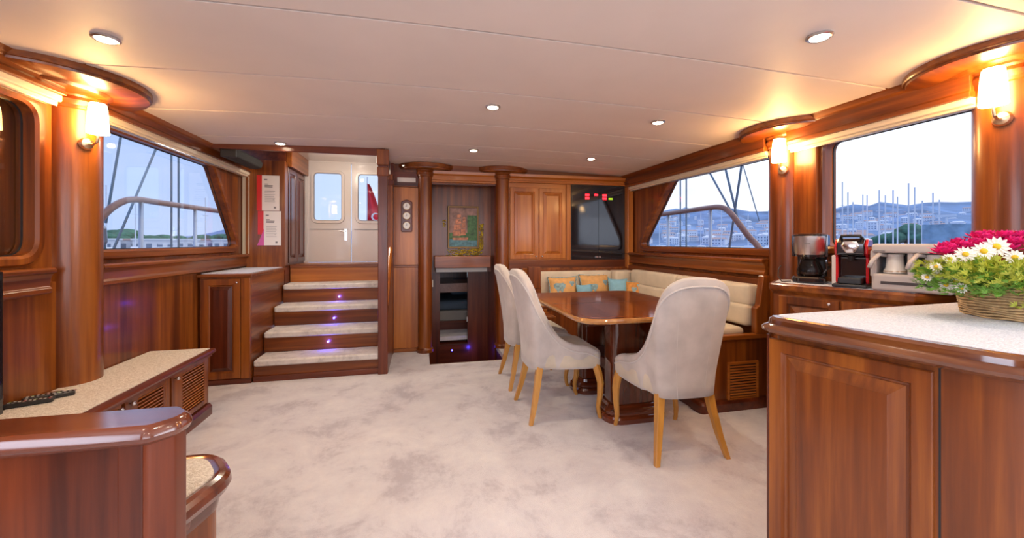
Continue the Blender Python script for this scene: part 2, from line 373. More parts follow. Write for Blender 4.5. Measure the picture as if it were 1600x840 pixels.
b.build('joint_backing', joint_m, ce)
b = MB(); b.box(-.34, 2.75, 3.79, YB + .15, 2.06, 2.09); b.build('joint_backing', joint_m, ce)
b = MB(); b.box(-1.9, -.30, 3.78, 5.45, 2.22, 2.26); b.build('stairwell_soffit', whitepaint, ce)
b = MB(); b.box(-1.9, -.33, 3.785, 3.815, 1.985, 2.24); b.build('hatch_header', dx, ce, bevel=.004)
b = MB(); b.box(-.345, -.315, 3.79, 4.44, 1.97, 2.24); b.build('hatch_header', dy, ce, bevel=.004)
b = MB(); b.box(-1.36, -.345, 3.82, 3.845, 2.03, 2.05); b.build('hatch_trim', chrome, ce)

# ------------------------------------------------------------------ side walls with windows
def side(sgn, X, glassX, tops, name, trimi):
    """sgn -1 left / +1 right. X = inner wall face."""
    wl = struct(name)
    b = MB(); b.box(X, X + sgn * .12, YA, 5.6 if sgn < 0 else YB + .1, 0, 1.0); b.build('wainscot', wz, wl)
    return wl
wl = side(-1, -1.80, -1.85, None, 'wall_left', 0)
wr = side(1, 2.52, 2.58, None, 'wall_right', 0)
MX = lambda a, b, c: (c, a, b)
LW = dict(w1=rpoly([(2.60, 1.15), (4.56, 1.15), (4.05, 1.875), (2.60, 1.875)], [.03, .07, .07, .03]),
          w2=rpoly([(1.55, 1.13), (2.375, 1.13), (2.375, 1.86), (1.55, 1.86)], .09),
          w3=rpoly([(-1.6, 1.15), (.4, 1.15), (.4, 1.86), (-1.6, 1.86)], .08))  # w3 is unseen, added as an opening for daylight
RW = dict(w1=rpoly([(2.36, 1.145), (4.24, 1.145), (3.64, 1.84), (2.36, 1.84)], [.03, .07, .06, .03]),
          w2=rpoly([(1.20, 1.165), (2.03, 1.165), (2.03, 1.84), (1.20, 1.84)], .06),
          w3=rpoly([(-1.6, 1.15), (.9, 1.15), (.9, 1.84), (-1.6, 1.84)], .08))  # unseen w3 added out of frame for the light it gives
plate(rect(YA, 4.72, .98, 2.1), [list(reversed(LW['w1'])), list(reversed(LW['w2'])), list(reversed(LW['w3']))], -1.815, -1.88, MX, 'upper_panel', wz, wl)
plate(rect(YA, YB + .1, .98, 2.1), [list(reversed(RW['w1'])), list(reversed(RW['w2'])), list(reversed(RW['w3']))], 2.54, 2.62, MX, 'upper_panel', wz, wr)
wi = 0
for sgn, W, fx, gx in ((-1, LW, -1.815, -1.86), (1, RW, 2.54, 2.60)):
    for key in ('w1', 'w2', 'w3'):
        wi += 1; p = W[key]; st = struct('window_%d' % wi)
        m = MX
        fw = .055 if key != 'w2' else .045
        inframe(m, 0, p, [(-.005, fx + sgn * .05), (-.005, fx - sgn * .012), (.008, fx - sgn * .022), (fw - .01, fx - sgn * .022), (fw, fx - sgn * .01), (fw, fx + sgn * .02)], 'window_frame', wy if key != 'w2' else wz, st)
        inframe(m, 0, p, [(-.010, gx - sgn * .006), (-.010, gx - sgn * .012), (.004, gx - sgn * .012), (.004, gx - sgn * .002)], 'gasket', blackp, st)
        b = MB(); b.loft(p, [(0, gx), (0, gx + sgn * .004)], m); b.build('pane', glass, st)
        if sgn < 0 and key == 'w2':
            b = MB(); b.box(-1.90, -1.885, 1.4, 2.5, 1.0, 2.0); b.build('shutter', wz, st, label='closed wooden shutter behind the glass')
# ledges (moulded shelf under the windows) and valances, cream roller-blind cases
def extY(name, prof, y0, y1, mat, parent): 
    b = MB(); b.prism(prof, y0, y1, lambda a, z, c: (a, c, z)); return b.build(name, mat, parent, bevel=.003)
def ledge(sgn, X, y0, y1, nm):
    t = struct(nm); s = sgn
    prof = [(X + s * .02, 1.075), (X - s * .055, 1.075), (X - s * .065, 1.068), (X - s * .065, 1.052), (X - s * .050, 1.045), (X - s * .040, 1.025), (X - s * .035, .985), (X - s * .045, .975), (X - s * .045, .955), (X - s * .02, .945), (X + s * .02, .945)]
    extY('ledge_moulding', prof, y0, y1, wy, t)
ledge(-1, -1.80, 2.70, 4.66, 'trim_1'); ledge(-1, -1.80, YA, 2.40, 'trim_2')
ledge(1, 2.52, 2.44, YB - .03, 'trim_3'); ledge(1, 2.56, 1.34, 2.16, 'trim_4'); ledge(1, 2.52, YA, 1.1, 'trim_5')
def valance(sgn, x, y0, y1, nm, ztop, zb):
    t = struct(nm); s = sgn; X = x
    prof = [(X + s * .2, ztop), (X - s * .035, ztop), (X - s * .035, ztop - .018), (X - s * .02, ztop - .024), (X - s * .005, ztop - .045), (X + s * .012, ztop - .055), (X + s * .018, zb + .03), (X + s * .012, zb + .022), (X + s * .012, zb), (X + s * .2, zb)]
    extY('valance_board', prof, y0, y1, wy, t)
    pb = [(X + s * .030, zb), (X + s * .030, zb - .028), (X + s * .036, zb - .032), (X + s * .048, zb - .032), (X + s * .048, zb - .045), (X + s * .1, zb - .045), (X + s * .1, zb)]
    extY('blind_cassette', pb, y0, y1, ivory, t)
    b = MB(); b.box(X + s * .052, X + s * .062, y0, y1, zb - .052, zb - .03); b.build('blind_bar', steel, t)
valance(-1, -1.70, 2.70, 4.70, 'trim_6', 2.045, 1.925); valance(-1, -1.70, YA, 2.42, 'trim_7', 2.045, 1.925)
valance(1, 2.44, 2.42, YB, 'trim_8', 2.03, 1.868); valance(1, 2.44, 1.30, 2.24, 'trim_9', 2.03, 1.868); valance(1, 2.44, YA, 1.1, 'trim_10', 2.03, 1.868)
t = struct('trim_11'); b = MB(); b.box(-1.81, -1.73, 4.665, 4.72, 1.05, 1.93); b.build('blind_side_strip', ivory, t)
b = MB(); b.tube([(-1.735, 4.63, 1.88), (-1.735, 4.63, 1.45), (-1.74, 4.64, 1.08)], .004); b.build('blind_cord', ivory, t)

# round canopies above the columns
def canopy(nm, cx, cy, r, zt=2.05, zb=1.965, mat=wx):
    t = struct(nm); b = MB()
    b.lathe([(r, zt), (r, zt - .034), (r - .004, zt - .040), (r - .012, zt - .042), (r - .014, zt - .052), (r - .05, zt - .060), (r - .10, zt - .064), (r - .16, zb + .012), (r - .18, zb), (.05, zb)], (cx, cy, 0), 48); b.build('round_canopy', mat, t, smooth='auto')
canopy('trim_12', -1.84, 2.48, .40, 2.035, 1.962); canopy('trim_13', 2.62, 2.32, .35, 2.02, 1.948); canopy('trim_14', 2.60, 1.22, .37, 2.03, 1.965)
canopy('trim_15', .07, 4.64, .33, 2.05, 1.985, wx); canopy('trim_16', .93, 4.64, .33, 2.05, 1.985, wx)

# ------------------------------------------------------------------ columns
def column(label, cx, cy, r, z0, z1, loc_pil=None, mat=wz, cap=True, group=None):
    t = thing('column', label, 'column', (cx, cy, z0), 0, group)
    b = MB(); b.lathe([(r, z0), (r, z1)], (cx, cy, 0), 40); b.build('shaft', mat, t, smooth='auto')
    if cap:
        b = MB(); b.lathe([(r, z1 - .075), (r + .008, z1 - .070), (r + .008, z1 - .055), (r + .016, z1 - .045), (r + .020, z1 - .03), (r + .012, z1 - .012), (r + .022, z1)], (cx, cy, 0), 40); b.build('capital', mat, t, smooth='auto')
    if loc_pil:
        b = MB(); b.box(*loc_pil, z0, z1); b.build('pilaster', wz, t, bevel=.006)
    return t
column('large round mahogany column rising from the carpeted bench, left', -1.825, 2.60, .125, .455, 1.965, (-2.0, -1.84, 2.43, 2.60))
column('round column with lit sconce between the two right windows', 2.585, 2.33, .125, 0, 1.95, (2.50, 2.64, 2.06, 2.22))
column('round column at the right picture edge with lit sconce', 2.60, 1.22, .135, 0, 1.967)
for cxx, lab in ((.05, 'slim column left of the companionway down'), (.915, 'slim column right of the companionway down, beside cupboard doors')):
    c = column(lab, cxx, 4.46, .075, 0, 1.985, None, wz)
    b = MB(); b.lathe([(.09, 0), (.09, .03), (.078, .05)], (cxx, 4.46, 0), 32); b.build('base', wz, c, smooth='auto')
# corner pilaster
c = thing('corner_pilaster', 'fluted-capital pilaster in the corner beside the black glass doors', 'pilaster', (2.49, 4.42, .88))
b = MB(); b.box(2.455, 2.53, 4.38, 4.47, .88, 1.90); b.build('shaft', oz, c, bevel=.008)
b = MB()
for k in range(3): b.box(2.445, 2.54, 4.37, 4.475, 1.90 + k * .025, 1.918 + k * .025)
b.build('capital', dx, c, bevel=.005)

# ------------------------------------------------------------------ back wall
wb = struct('wall_back')

b = MB(); b.box(-.30, .12, YB, YB + .04, 0, 2.08); b.build('wall_panel', wz, wb)
b = MB(); b.box(-.285, -.02, YB - .012, YB + .002, .95, 1.80); b.build('upper_panel', oz, wb, bevel=.003)
b = MB(); b.box(-.285, -.02, YB - .012, YB + .002, .04, .925); b.build('lower_panel', oz, wb, bevel=.003)
b = MB(); b.box(-.29, -.02, YB - .02, YB, .925, .945); b.box(-.29, -.02, YB - .02, YB, 0, .04); b.box(-.29, -.02, YB - .03, YB, 1.80, 1.815); b.build('rail', wx, wb, bevel=.004)
b = MB(); b.box(-.285, -.02, YB - .006, YB + .002, 1.82, 1.97); b.build('frieze', dx, wb)
b = MB(); b.box(.12, .84, YB - .03, YB + .05, 1.845, 2.06); b.build('door_header', wx, wb)
b = MB(); b.prism([(YB - .03, 1.86), (YB - .055, 1.865), (YB - .055, 1.88), (YB - .04, 1.89), (YB - .04, 1.94), (YB - .06, 1.955), (YB - .065, 1.985), (YB, 1.985), (YB, 1.86)], .12, .84, lambda a, z, c: (c, a, z)); b.build('header_moulding', ox, wb)
b = MB(); b.box(.99, 2.72, YB - .02, YB + .06, .45, 2.08); b.build('wall_panel', wx, wb)
b = MB(); b.box(.99, 2.72, YB - .02, YB + .06, 0, .45); b.build('wall_panel', wx, wb)
b = MB(); b.prism([(YB - .02, 1.885), (YB - .05, 1.89), (YB - .055, 1.91), (YB - .045, 1.915), (YB - .045, 1.935), (YB - .075, 1.955), (YB - .08, 1.985), (YB, 1.985), (YB, 1.885)], .99, 2.46, lambda a, z, c: (c, a, z)); b.build('cornice', ox, wb)
# shaft of the companionway going down
b = MB(); b.box(.09, .12, YB + .04, 5.1, -1.2, 2.0); b.build('shaft_side', dz, wb)
b = MB(); b.box(.05, .09, 3.96, 5.1, -1.2, -.05); b.build('shaft_side', dz, wb)
b = MB(); b.box(.86, .90, 3.96, 5.1, -1.2, -.05); b.build('shaft_side', dz, wb)
b = MB(); b.box(.84, .87, YB + .04, 5.1, -1.2, 2.0); b.build('shaft_side', dz, wb)
b = MB(); b.box(.05, .9, 3.93, 3.96, -1.2, -.05); b.build('shaft_side', dz, wb)
b = MB(); b.box(.12, .84, 4.78, 4.80, .84, 2.0); b.build('niche_panel', wz, wb)
b = MB(); b.box(.12, .84, 4.60, 4.80, 1.90, 2.0); b.build('niche_top', dx, wb)
b = MB(); b.box(.155, .80, 4.56, 4.72, .905, 1.04); b.build('niche_sill', wx, wb, bevel=.006)
b = MB(); b.box(.17, .76, 4.58, 4.74, .855, .905); b.build('sill_underside', under_m, wb, bevel=.004)
b = MB(); b.box(.58, .87, 5.0, 5.06, -1.2, 1.0); b.build('lower_panel', dz, wb)
b = MB(); b.box(.12, .235, 5.0, 5.06, -1.2, 1.0); b.build('lower_panel', dz, wb)
b = MB(); b.box(.235, .58, 5.0, 5.06, .84, 1.0); b.build('lower_panel', dz, wb)
b = MB(); b.box(.05, .9, 3.93, 5.1, -.62, -.58); b.box(.05, .9, 4.1, 5.3, -.36, -.34); b.build('lower_floor', dx, wb)
b = MB(); b.box(-.27, 1.4, 6.6, 6.65, -.6, .93); b.box(-.27, -.22, 5.06, 6.6, -.6, .93); b.box(1.35, 1.4, 5.06, 6.6, -.6, .93); b.box(-.27, 1.4, 5.06, 6.6, .90, .93); b.build('lower_cabin', dz, wb)

st = thing('step', 'low dark step with blue light inside the companionway down', 'step', (.4, 5.1, -.34))
b = MB(); b.box(.235, .58, 5.0, 5.35, -.34, -.08); b.build('riser', dx, st)
b = MB(); b.lathe([(.009, 0), (.009, .006), (.004, .008)], seg=12, M=Matrix.Translation((.385, 5.0, -.15)) @ Matrix.Rotation(R(90), 4, 'X')); b.build('step_light', led_blue, st)
be = thing('berth', 'dim made-up berth seen through the lower doorway', 'bed', (.4, 5.9, -.58))
b = MB(); b.box(-.2, 1.0, 5.5, 6.5, -.58, .12); b.build('base', dx, be)
b = MB(); b.box(-.2, 1.0, 5.48, 6.5, .12, .26); b.build('mattress', mattress_m, be, bevel=.03, seg=3)
b = MB(); b.box(-.2, 1.0, 5.52, 6.5, .26, .38); b.build('duvet', bed_m, be, bevel=.05, seg=4)
b = MB(); b.box(.45, .75, 6.2, 6.4, .38, .62); b.build('pillow', plain('berth_pillow', (.16, .22, .30), .9), be, bevel=.05, seg=4)
b = MB(); b.box(.565, .58, 4.985, 5.0, .2, .26); dh = b  # small hinge plates on door frame
hp = b.build('hinge', steel); tag(hp, 'small steel catch on the lower doorway edge', 'catch')
bl = bpy.data.lights.new('lower_led', 'POINT'); bl.energy = .5; bl.color = (.08, .06, 1); bl.shadow_soft_size = .02
o = bpy.data.objects.new('lower_led', bl); o.location = (.6, 4.9, -.15); C.objects.link(o)
bl = bpy.data.lights.new('lower_cabin_lamp', 'POINT'); bl.energy = .35; bl.color = (.7, .85, 1); bl.shadow_soft_size = .1
o = bpy.data.objects.new('lower_cabin_lamp', bl); o.location = (.6, 5.4, .8); C.objects.link(o)
sw = MB(); sw.box(.128, .138, 4.50, 4.52, .70, .78); tag(sw.build('light_switch', ivoryp, bevel=.004), 'small ivory switch on the left jamb of the lower opening', 'switch')

# painting and gold reflection in the niche, the reflection built as relief beads
pt = thing('painting', 'framed painting of a sailing ship hung above the opening', 'painting', (.50, 4.77, 1.14))
plate(rect(.315, .685, 1.125, 1.63), [list(reversed(rect(.335, .665, 1.145, 1.61)))], 4.745, 4.778, My, 'frame', plain('bronze_frame', (.22, .12, .03), .4, .3), pt, bevel=.004)
b = MB(); b.box(.33, .67, 4.765, 4.775, 1.30, 1.615); b.build('painted_sky', paint_sky, pt)
b = MB(); b.box(.33, .67, 4.764, 4.774, 1.14, 1.24); b.build('painted_sea', paint_sea, pt)
b = MB(); b.box(.55, .67, 4.762, 4.774, 1.22, 1.52); b.box(.33, .67, 4.7635, 4.774, 1.235, 1.31); b.build('painted_shore', paint_green, pt)
b = MB()
for (x, z, w_, h_) in ((.42, 1.27, .10, .07), (.43, 1.345, .09, .065), (.44, 1.415, .075, .06), (.45, 1.48, .05, .05), (.50, 1.28, .06, .08), (.505, 1.365, .05, .07), (.51, 1.44, .035, .06)):
    b.prism([(x - w_ / 2, z), (x + w_ / 2, z + .005), (x + w_ * .4, z + h_), (x - w_ * .42, z + h_ * .95)], 4.758, 4.765, My)
b.prism([(.38, 1.225), (.55, 1.225), (.56, 1.255), (.37, 1.25)], 4.758, 4.765, My); b.build('painted_ship', paint_sail, pt)
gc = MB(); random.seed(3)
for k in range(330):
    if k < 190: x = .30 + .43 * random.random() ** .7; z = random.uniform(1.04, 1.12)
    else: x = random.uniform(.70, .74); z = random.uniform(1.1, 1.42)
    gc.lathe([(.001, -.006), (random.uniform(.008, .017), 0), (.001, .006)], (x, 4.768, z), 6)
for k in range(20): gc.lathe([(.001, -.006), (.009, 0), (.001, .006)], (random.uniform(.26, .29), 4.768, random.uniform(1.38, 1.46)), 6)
tag(gc.build('gold_reflection_relief', gold_refl), 'gold reflection built as relief beads under and right of the ship painting', 'reflection', kind='stuff')

# gauges, label plate
gb = thing('gauge_board', 'scalloped wooden board with three round white gauges', 'gauge', (-.145, YB - .012, 1.31))
b = MB(); b.loft(rpoly([(-.205, 1.31), (-.085, 1.31), (-.085, 1.64), (-.145, 1.665), (-.205, 1.64)], .02), [(0, 4.488), (0, 4.475), (-.006, 4.47)], My); b.build('board', dz, gb)
for z in (1.38, 1.485, 1.59):
    b = MB(); b.lathe([(.043, 0), (.043, .008), (.036, .014)], seg=28, M=Matrix.Translation((-.145, 4.472, z)) @ Matrix.Rotation(R(90), 4, 'X')); g = b.build('bezel', brass, gb, smooth='auto')
    b = MB(); b.lathe([(.035, 0), (.034, .0155)], seg=28, M=Matrix.Translation((-.145, 4.472, z)) @ Matrix.Rotation(R(90), 4, 'X')); b.build('dial', plain('dial', (.85, .85, .82), .4), g)
    b = MB(); b.box(-.147, -.143, 4.4545, 4.456, z - .003, z + .024); b.box(-.16, -.143, 4.4545, 4.456, z - .004, z); b.build('needle', ink, g)
b = MB(); b.box(-.245, -.05, 4.48, 4.496, 1.855, 1.905); tag(b.build('name_plate', ivoryp, bevel=.004), 'ivory plate above the gauge board panel', 'plate')

# ------------------------------------------------------------------ cupboard with two raised doors, black glass doors
cb = thing('wall_cupboard', 'light mahogany two-door cupboard built in over the corner bench', 'cabinet', (1.33, 4.46, 1.0))
plate(rect(.99, 1.735, .96, 1.885), [], 4.462, 4.49, My, 'body', ox, cb)
m = mapper((0, 4.462, 0), (1, 0, 0), (0, -1, 0))
door_leaf('door', cb, m, 1.005, 1.345, 1.005, 1.83, oz, oz, knob=(1.315, 1.035))
door_leaf('door', cb, m, 1.355, 1.68, 1.005, 1.83, oz, oz, knob=(1.385, 1.035))
b = MB(); b.box(1.69, 1.745, 4.444, 4.464, .99, 1.885); b.build('stile', oz, cb, bevel=.003)
b = MB(); b.box(.99, 2.47, 4.45, 4.47, .87, .99); b.build('bottom_rail', wx, cb, bevel=.003)
tv = thing('black_glass_cabinet', 'glossy black glass double doors with painted red digit reflections, above the bench', 'cabinet', (2.1, 4.46, 1.0))
b = MB(); b.box(1.75, 2.455, 4.455, 4.475, .985, 1.885); b.build('body', blackp, tv)
b = MB(); b.box(1.757, 2.10, 4.447, 4.455, .995, 1.877); b.build('door', black, tv)
b = MB(); b.box(2.104, 2.45, 4.447, 4.455, .995, 1.877); b.build('door', black, tv)
b = MB(); b.box(2.06, 2.095, 4.435, 4.447, 1.01, 1.03); b.lathe([(.014, 0), (.014, .012)], seg=16, M=Matrix.Translation((2.115, 4.447, 1.022)) @ Matrix.Rotation(R(90), 4, 'X')); b.build('lock', chrome, tv)
SEG = {'8': 'abcdefg'}
def digits(parent, x, z, w_, h_, txt, mat, name):  # glowing segments standing in for reflections in the black glass
    b = MB(); t_ = h_ * .13; cw = w_ / len(txt)
    for i, ch in enumerate(txt):
        x0 = x + i * cw; x1 = x0 + cw * .8
        for (a0, a1, b0, b1) in ((x0, x1, z, z + t_), (x0, x1, z + h_ / 2 - t_ / 2, z + h_ / 2 + t_ / 2), (x0, x1, z + h_ - t_, z + h_), (x0, x0 + t_, z, z + h_), (x1 - t_, x1, z, z + h_)):
            b.box(a0, a1, 4.4445, 4.447, b0, b1)
    b.build(name, mat, parent)
digits(tv, 1.93, 1.755, .055, .022, '888', refl_red, 'red_digit_reflection'); digits(tv, 1.93, 1.715, .055, .022, '888', refl_red, 'red_digit_reflection')
digits(tv, 2.05, 1.760, .045, .020, '88', refl_red, 'red_digit_reflection')
digits(tv, 2.155, 1.755, .055, .022, '888', refl_red, 'red_digit_reflection'); digits(tv, 2.155, 1.715, .055, .022, '888', refl_red, 'red_digit_reflection')
digits(tv, 2.235, 1.715, .055, .020, '888', refl_green, 'green_digit_reflection')

# ------------------------------------------------------------------ stair up, landing doors
stt = thing('staircase', 'four carpeted steps with blue riser lights up to white doors', 'stairs', (-.85, 3.8, 0))
ys = [3.82, 4.05, 4.31, 4.57, 4.80]; hs = [.19, .38, .57, .76, .945]
xr = -.315; xl = -1.395
for i in range(5):
    y1 = ys[i + 1] if i < 4 else 5.42
    b = MB(); b.box(xl, xr, ys[i], y1, hs[i] - .19, hs[i] - .045 if i < 4 else hs[i]); b.build('riser', ox if i == 4 else wx, stt, bevel=.002)
for i in range(4):
    b = MB(); nx = 14
    poly = rpoly([(xl + .005, ys[i] - .035), (xr + .005, ys[i] - .035), (xr + .005, ys[i + 1] + .005), (xl + .005, ys[i + 1] + .005)], [.03, .02, 0, 0], 3)
    b.loft(poly, [(-.012, hs[i] - .055), (0, hs[i] - .045), (0, hs[i] - .012), (-.012, hs[i])]); b.build('tread', stepcarpet, stt, smooth='auto')
for (x, i, z) in ((-.85, 3, .615), (-.85, 2, .435), (-.85, 1, .26)):
    b = MB(); b.lathe([(.010, 0), (.010, .005), (.004, .008)], seg=12, M=Matrix.Translation((x, ys[i], z)) @ Matrix.Rotation(R(90), 4, 'X')); b.build('step_light', led_blue, stt)
    bl = bpy.data.lights.new('step_led', 'POINT'); bl.energy = .45; bl.color = (.08, .06, 1); bl.shadow_soft_size = .01
    o = bpy.data.objects.new('step_led', bl); o.location = (x, ys[i] - .03, z); C.objects.link(o)
b = MB(); b.box(xl, xr, 3.80, 3.823, 0, .05); b.build('base_moulding', dx, stt, bevel=.004)
b = MB(); b.box(xl, xr, 4.785, 4.80, .915, .955); b.build('landing_nosing', wx, stt, bevel=.005)
# walls of stairwell
ws = struct('wall_stairwell')
b = MB(); b.box(-1.43, -1.40, 4.645, 5.45, .72, .945); b.box(-1.9, -1.42, 4.72, 5.45, 0, 2.25); b.build('side_panel', dy, ws)
b = MB(); b.box(-1.77, -1.40, 4.64, 4.74, .93, 2.06); b.build('pillar_panel', wz, ws, bevel=.004)
b = MB(); b.box(-.315, -.28, 4.46, 5.45, 0, 2.2); b.build('side_panel', dy, ws)
b = MB(); b.box(-1.42, -1.36, 4.74, 5.45, 2.02, 2.24); b.build('side_header', wy, ws, bevel=.006)
hc = thing('hall_cupboard', 'tall narrow dark cupboard with two panelled doors beside the white doors', 'cabinet', (-1.40, 5.0, .945))
m = mapper((-1.415, 0, 0), (0, 1, 0), (1, 0, 0))
b = MB(); b.box(-1.44, -1.415, 4.74, 5.44, .945, 2.04); b.build('body', wy, hc)
door_leaf('door', hc, m, 4.76, 5.06, .97, 2.01, dz, dz, stile=.05)
door_leaf('door', hc, m, 5.07, 5.40, .97, 2.01, dz, dz, stile=.05)

# white double doors
def wdoor(nm, x0, x1, wx0, wx1, handle):
    t = struct(nm)
    win = rpoly(rect(wx0, wx1, 1.47, 2.07), .05, 5)
    plate(rect(x0, x1, .95, 2.2), [list(reversed(win))], 5.40, 5.44, My, 'door_leaf', whitepaint, t, bevel=.002)
    inframe(My, 0, win, [(0, 5.42), (0, 5.385), (.03, 5.385), (.034, 5.40), (.034, 5.41)], 'window_frame', whitepaint, t)
    inframe(My, 0, win, [(-.008, 5.41), (-.008, 5.395), (.004, 5.395), (.004, 5.41)], 'gasket', under_m, t)
    b = MB(); b.loft(win, [(0, 5.412), (0, 5.416)], My); b.build('pane', glass, t)
    b = MB(); b.box(x0 + .03, x1 - .03, 5.392, 5.40, 1.36, 1.366); b.build('groove', under_m, t)
    if handle:
        b = MB(); b.box(x1 - .075, x1 - .045, 5.39, 5.40, 1.22, 1.37); b.tube([(x1 - .06, 5.385, 1.335), (x1 - .06, 5.35, 1.335), (x1 - .13, 5.345, 1.34)], .007); b.lathe([(.008, 0), (.008, .01)], seg=10, M=Matrix.Translation((x1 - .06, 5.39, 1.26)) @ Matrix.Rotation(R(90), 4, 'X')); b.build('door_handle', chrome, t, label='chrome lever handle')
wdoor('door_1', -1.375, -.865, -1.30, -.97, True); wdoor('door_2', -.855, -.32, -.78, -.44, False)
t = struct('trim_17'); b = MB(); b.box(-1.42, -1.37, 5.39, 5.46, .94, 2.24); b.build('door_jamb', whitepaint, t)
b = MB(); b.box(-1.42, -.3, 5.40, 5.46, 2.2, 2.24); b.build('door_head', whitepaint, t)

# railing screen: posts right of the stair
rs = thing('railing', 'dark wooden newel posts and rail closing the stair side', 'railing', (-.33, 3.8, 0))
b = MB(); b.box(-.375, -.29, 3.77, 3.82, 0, 1.90); b.build('post', dz, rs, bevel=.006)
b = MB(); b.box(-.385, -.28, 3.76, 3.83, 1.90, 2.04); b.box(-.383, -.282, 3.762, 3.828, 1.80, 1.88); b.build('post_cap', wz, rs, bevel=.006)
b = MB(); b.box(-.335, -.285, 4.38, 4.45, 0, 1.92); b.build('post', wz, rs, bevel=.008)
for cz_ in ((1.80, 1.86), (1.05, 1.09)): b = MB(); b.box(-.345, -.275, 4.37, 4.46, *cz_); b.build('collar', dz, rs, bevel=.006)
b = MB(); b.tube([(-.31, 3.82, .62), (-.31, 4.40, 1.14)], .022, 10); b.build('handrail', oy, rs, smooth='auto')
b = MB(); b.prism([(3.82, 0), (4.4, 0), (4.4, 1.06), (3.82, .54)], -.305, -.29, lambda a, z, c: (c, a, z)); b.build('side_board', dy, rs)

# speaker bar at ceiling
b = MB(); b.prism([(-1.66, 2.02), (-1.56, 2.02), (-1.53, 1.985), (-1.54, 1.935), (-1.60, 1.92), (-1.66, 1.93)], 3.84, 4.42, lambda a, z, c: (a, c, z))
sp = thing('speaker', 'long black loudspeaker bar under the ceiling by the left window', 'speaker', (-1.6, 4.1, 1.92)); b.build('case', blackfab, sp, bevel=.01)
b = MB(); b.box(-1.655, -1.535, 3.835, 3.85, 1.925, 2.015); b.build('end_cap', blackp, sp, bevel=.005)
# notices
def notice(x0, x1, z0, z1, y, lab, rows, tilt=0):
    n = thing('notice', lab, 'notice', ((x0 + x1) / 2, y, z0)); 
    b = MB(); b.box(x0, x1, y - .003, y, z0, z1); b.build('sheet', paper, n)
    b = MB()
    for (fx0, fx1, fz, h) in rows: b.box(x0 + (x1 - x0) * fx0, x0 + (x1 - x0) * fx1, y - .004, y - .003, z0 + (z1 - z0) * fz, z0 + (z1 - z0) * fz + h)
    tag(b.build('print', ink, n), kind='stuff')
rowsA = [(.12, .3, .86, .012), (.15, .35, .74, .008), (.15, .62, .70, .008), (.15, .6, .66, .008)] + [(.15, .75 - .05 * (k % 2), .55 - .05 * k, .003) for k in range(7)] + [(.62, .72, .30, .006), (.68, .80, .06, .02)]
notice(-1.615, -1.45, 1.53, 1.90, 4.636, 'white printed notice, upper one on the pillar', rowsA)
notice(-1.60, -1.435, 1.165, 1.525, 4.636, 'white printed notice, lower one on the pillar', rowsA)
b = MB(); b.box(-1.665, -1.60, 4.634, 4.638, 1.53, 1.90); tag(b.build('red_folder', paper_red), 'red sheet behind the upper pillar notice', 'folder')
b = MB(); b.box(-1.655, -1.59, 4.634, 4.638, 1.28, 1.525); tag(b.build('red_folder', paper_red), 'red sheet behind the lower pillar notice', 'folder')
b = MB(); b.prism([(-1.66, 1.165), (-1.595, 1.165), (-1.595, 1.34)], 4.632, 4.6375, My); tag(b.build('magenta_card', paper_pink), 'magenta corner of card under the lower notice', 'card')

# tall cupboard left of the stair
tc_ = thing('tall_cupboard', 'waist-high dark mahogany cupboard with carpeted top left of the stairs', 'cabinet', (-1.6, 4.2, 0))
b = MB(); b.box(-1.79, -1.405, 3.80, 4.64, 0, .905); b.build('body', wy, tc_, bevel=.003)
b = MB(); b.box(-1.79, -1.402, 3.788, 3.80, 0, .045); b.build('plinth', dx, tc_, bevel=.003)
b = MB(); b.box(-1.80, -1.39, 3.77, 4.64, .905, .932); b.build('top', wx, tc_, bevel=.006)
b = MB(); b.box(-1.78, -1.42, 3.81, 4.63, .930, .938); b.build('carpet_inset', whiteberber, tc_)
m = mapper((0, 3.80, 0), (1, 0, 0), (0, -1, 0))
door_leaf('door', tc_, m, -1.775, -1.485, .05, .89, wz, dz, stile=.05, knob=(-1.505, .86))
b = MB(); b.box(-1.48, -1.408, 3.785, 3.80, .045, .90); b.build('corner_stile', wz, tc_, bevel=.004)

# ------------------------------------------------------------------ louvred bench along left wall
bn = thing('bench_cabinet', 'low louvred cabinet with carpeted top along the left wall', 'cabinet', (-1.6, 2.5, 0))
b = MB(); b.box(-1.79, -1.45, 1.64, 3.16, .07, .425); b.build('body', wy, bn)
b = MB(); b.loft(rpoly([(-1.79, 1.64), (-1.42, 1.64), (-1.42, 3.20), (-1.79, 3.20)], [0, 0, .03, 0], 4), [(0, 0), (0, .055), (-.012, .075), (-.03, .08)]); b.build('plinth', dy, bn, smooth='auto')
topo = rpoly([(-1.79, 1.64), (-1.415, 1.64), (-1.415, 3.20), (-1.79, 3.20)], [0, 0, .03, 0], 4)
b = MB(); b.loft(topo, [(-.02, .40), (-.005, .408), (-.005, .420), (.012, .428), (.018, .440), (.012, .452), (0, .455)]); b.build('top_rim', dy, bn, smooth='auto')
b = MB(); b.box(-1.79, -1.435, 1.60, 3.18, .452, .459); b.build('carpet_inset', berber, bn)
m = mapper((-1.45, 0, 0), (0, 1, 0), (1, 0, 0))
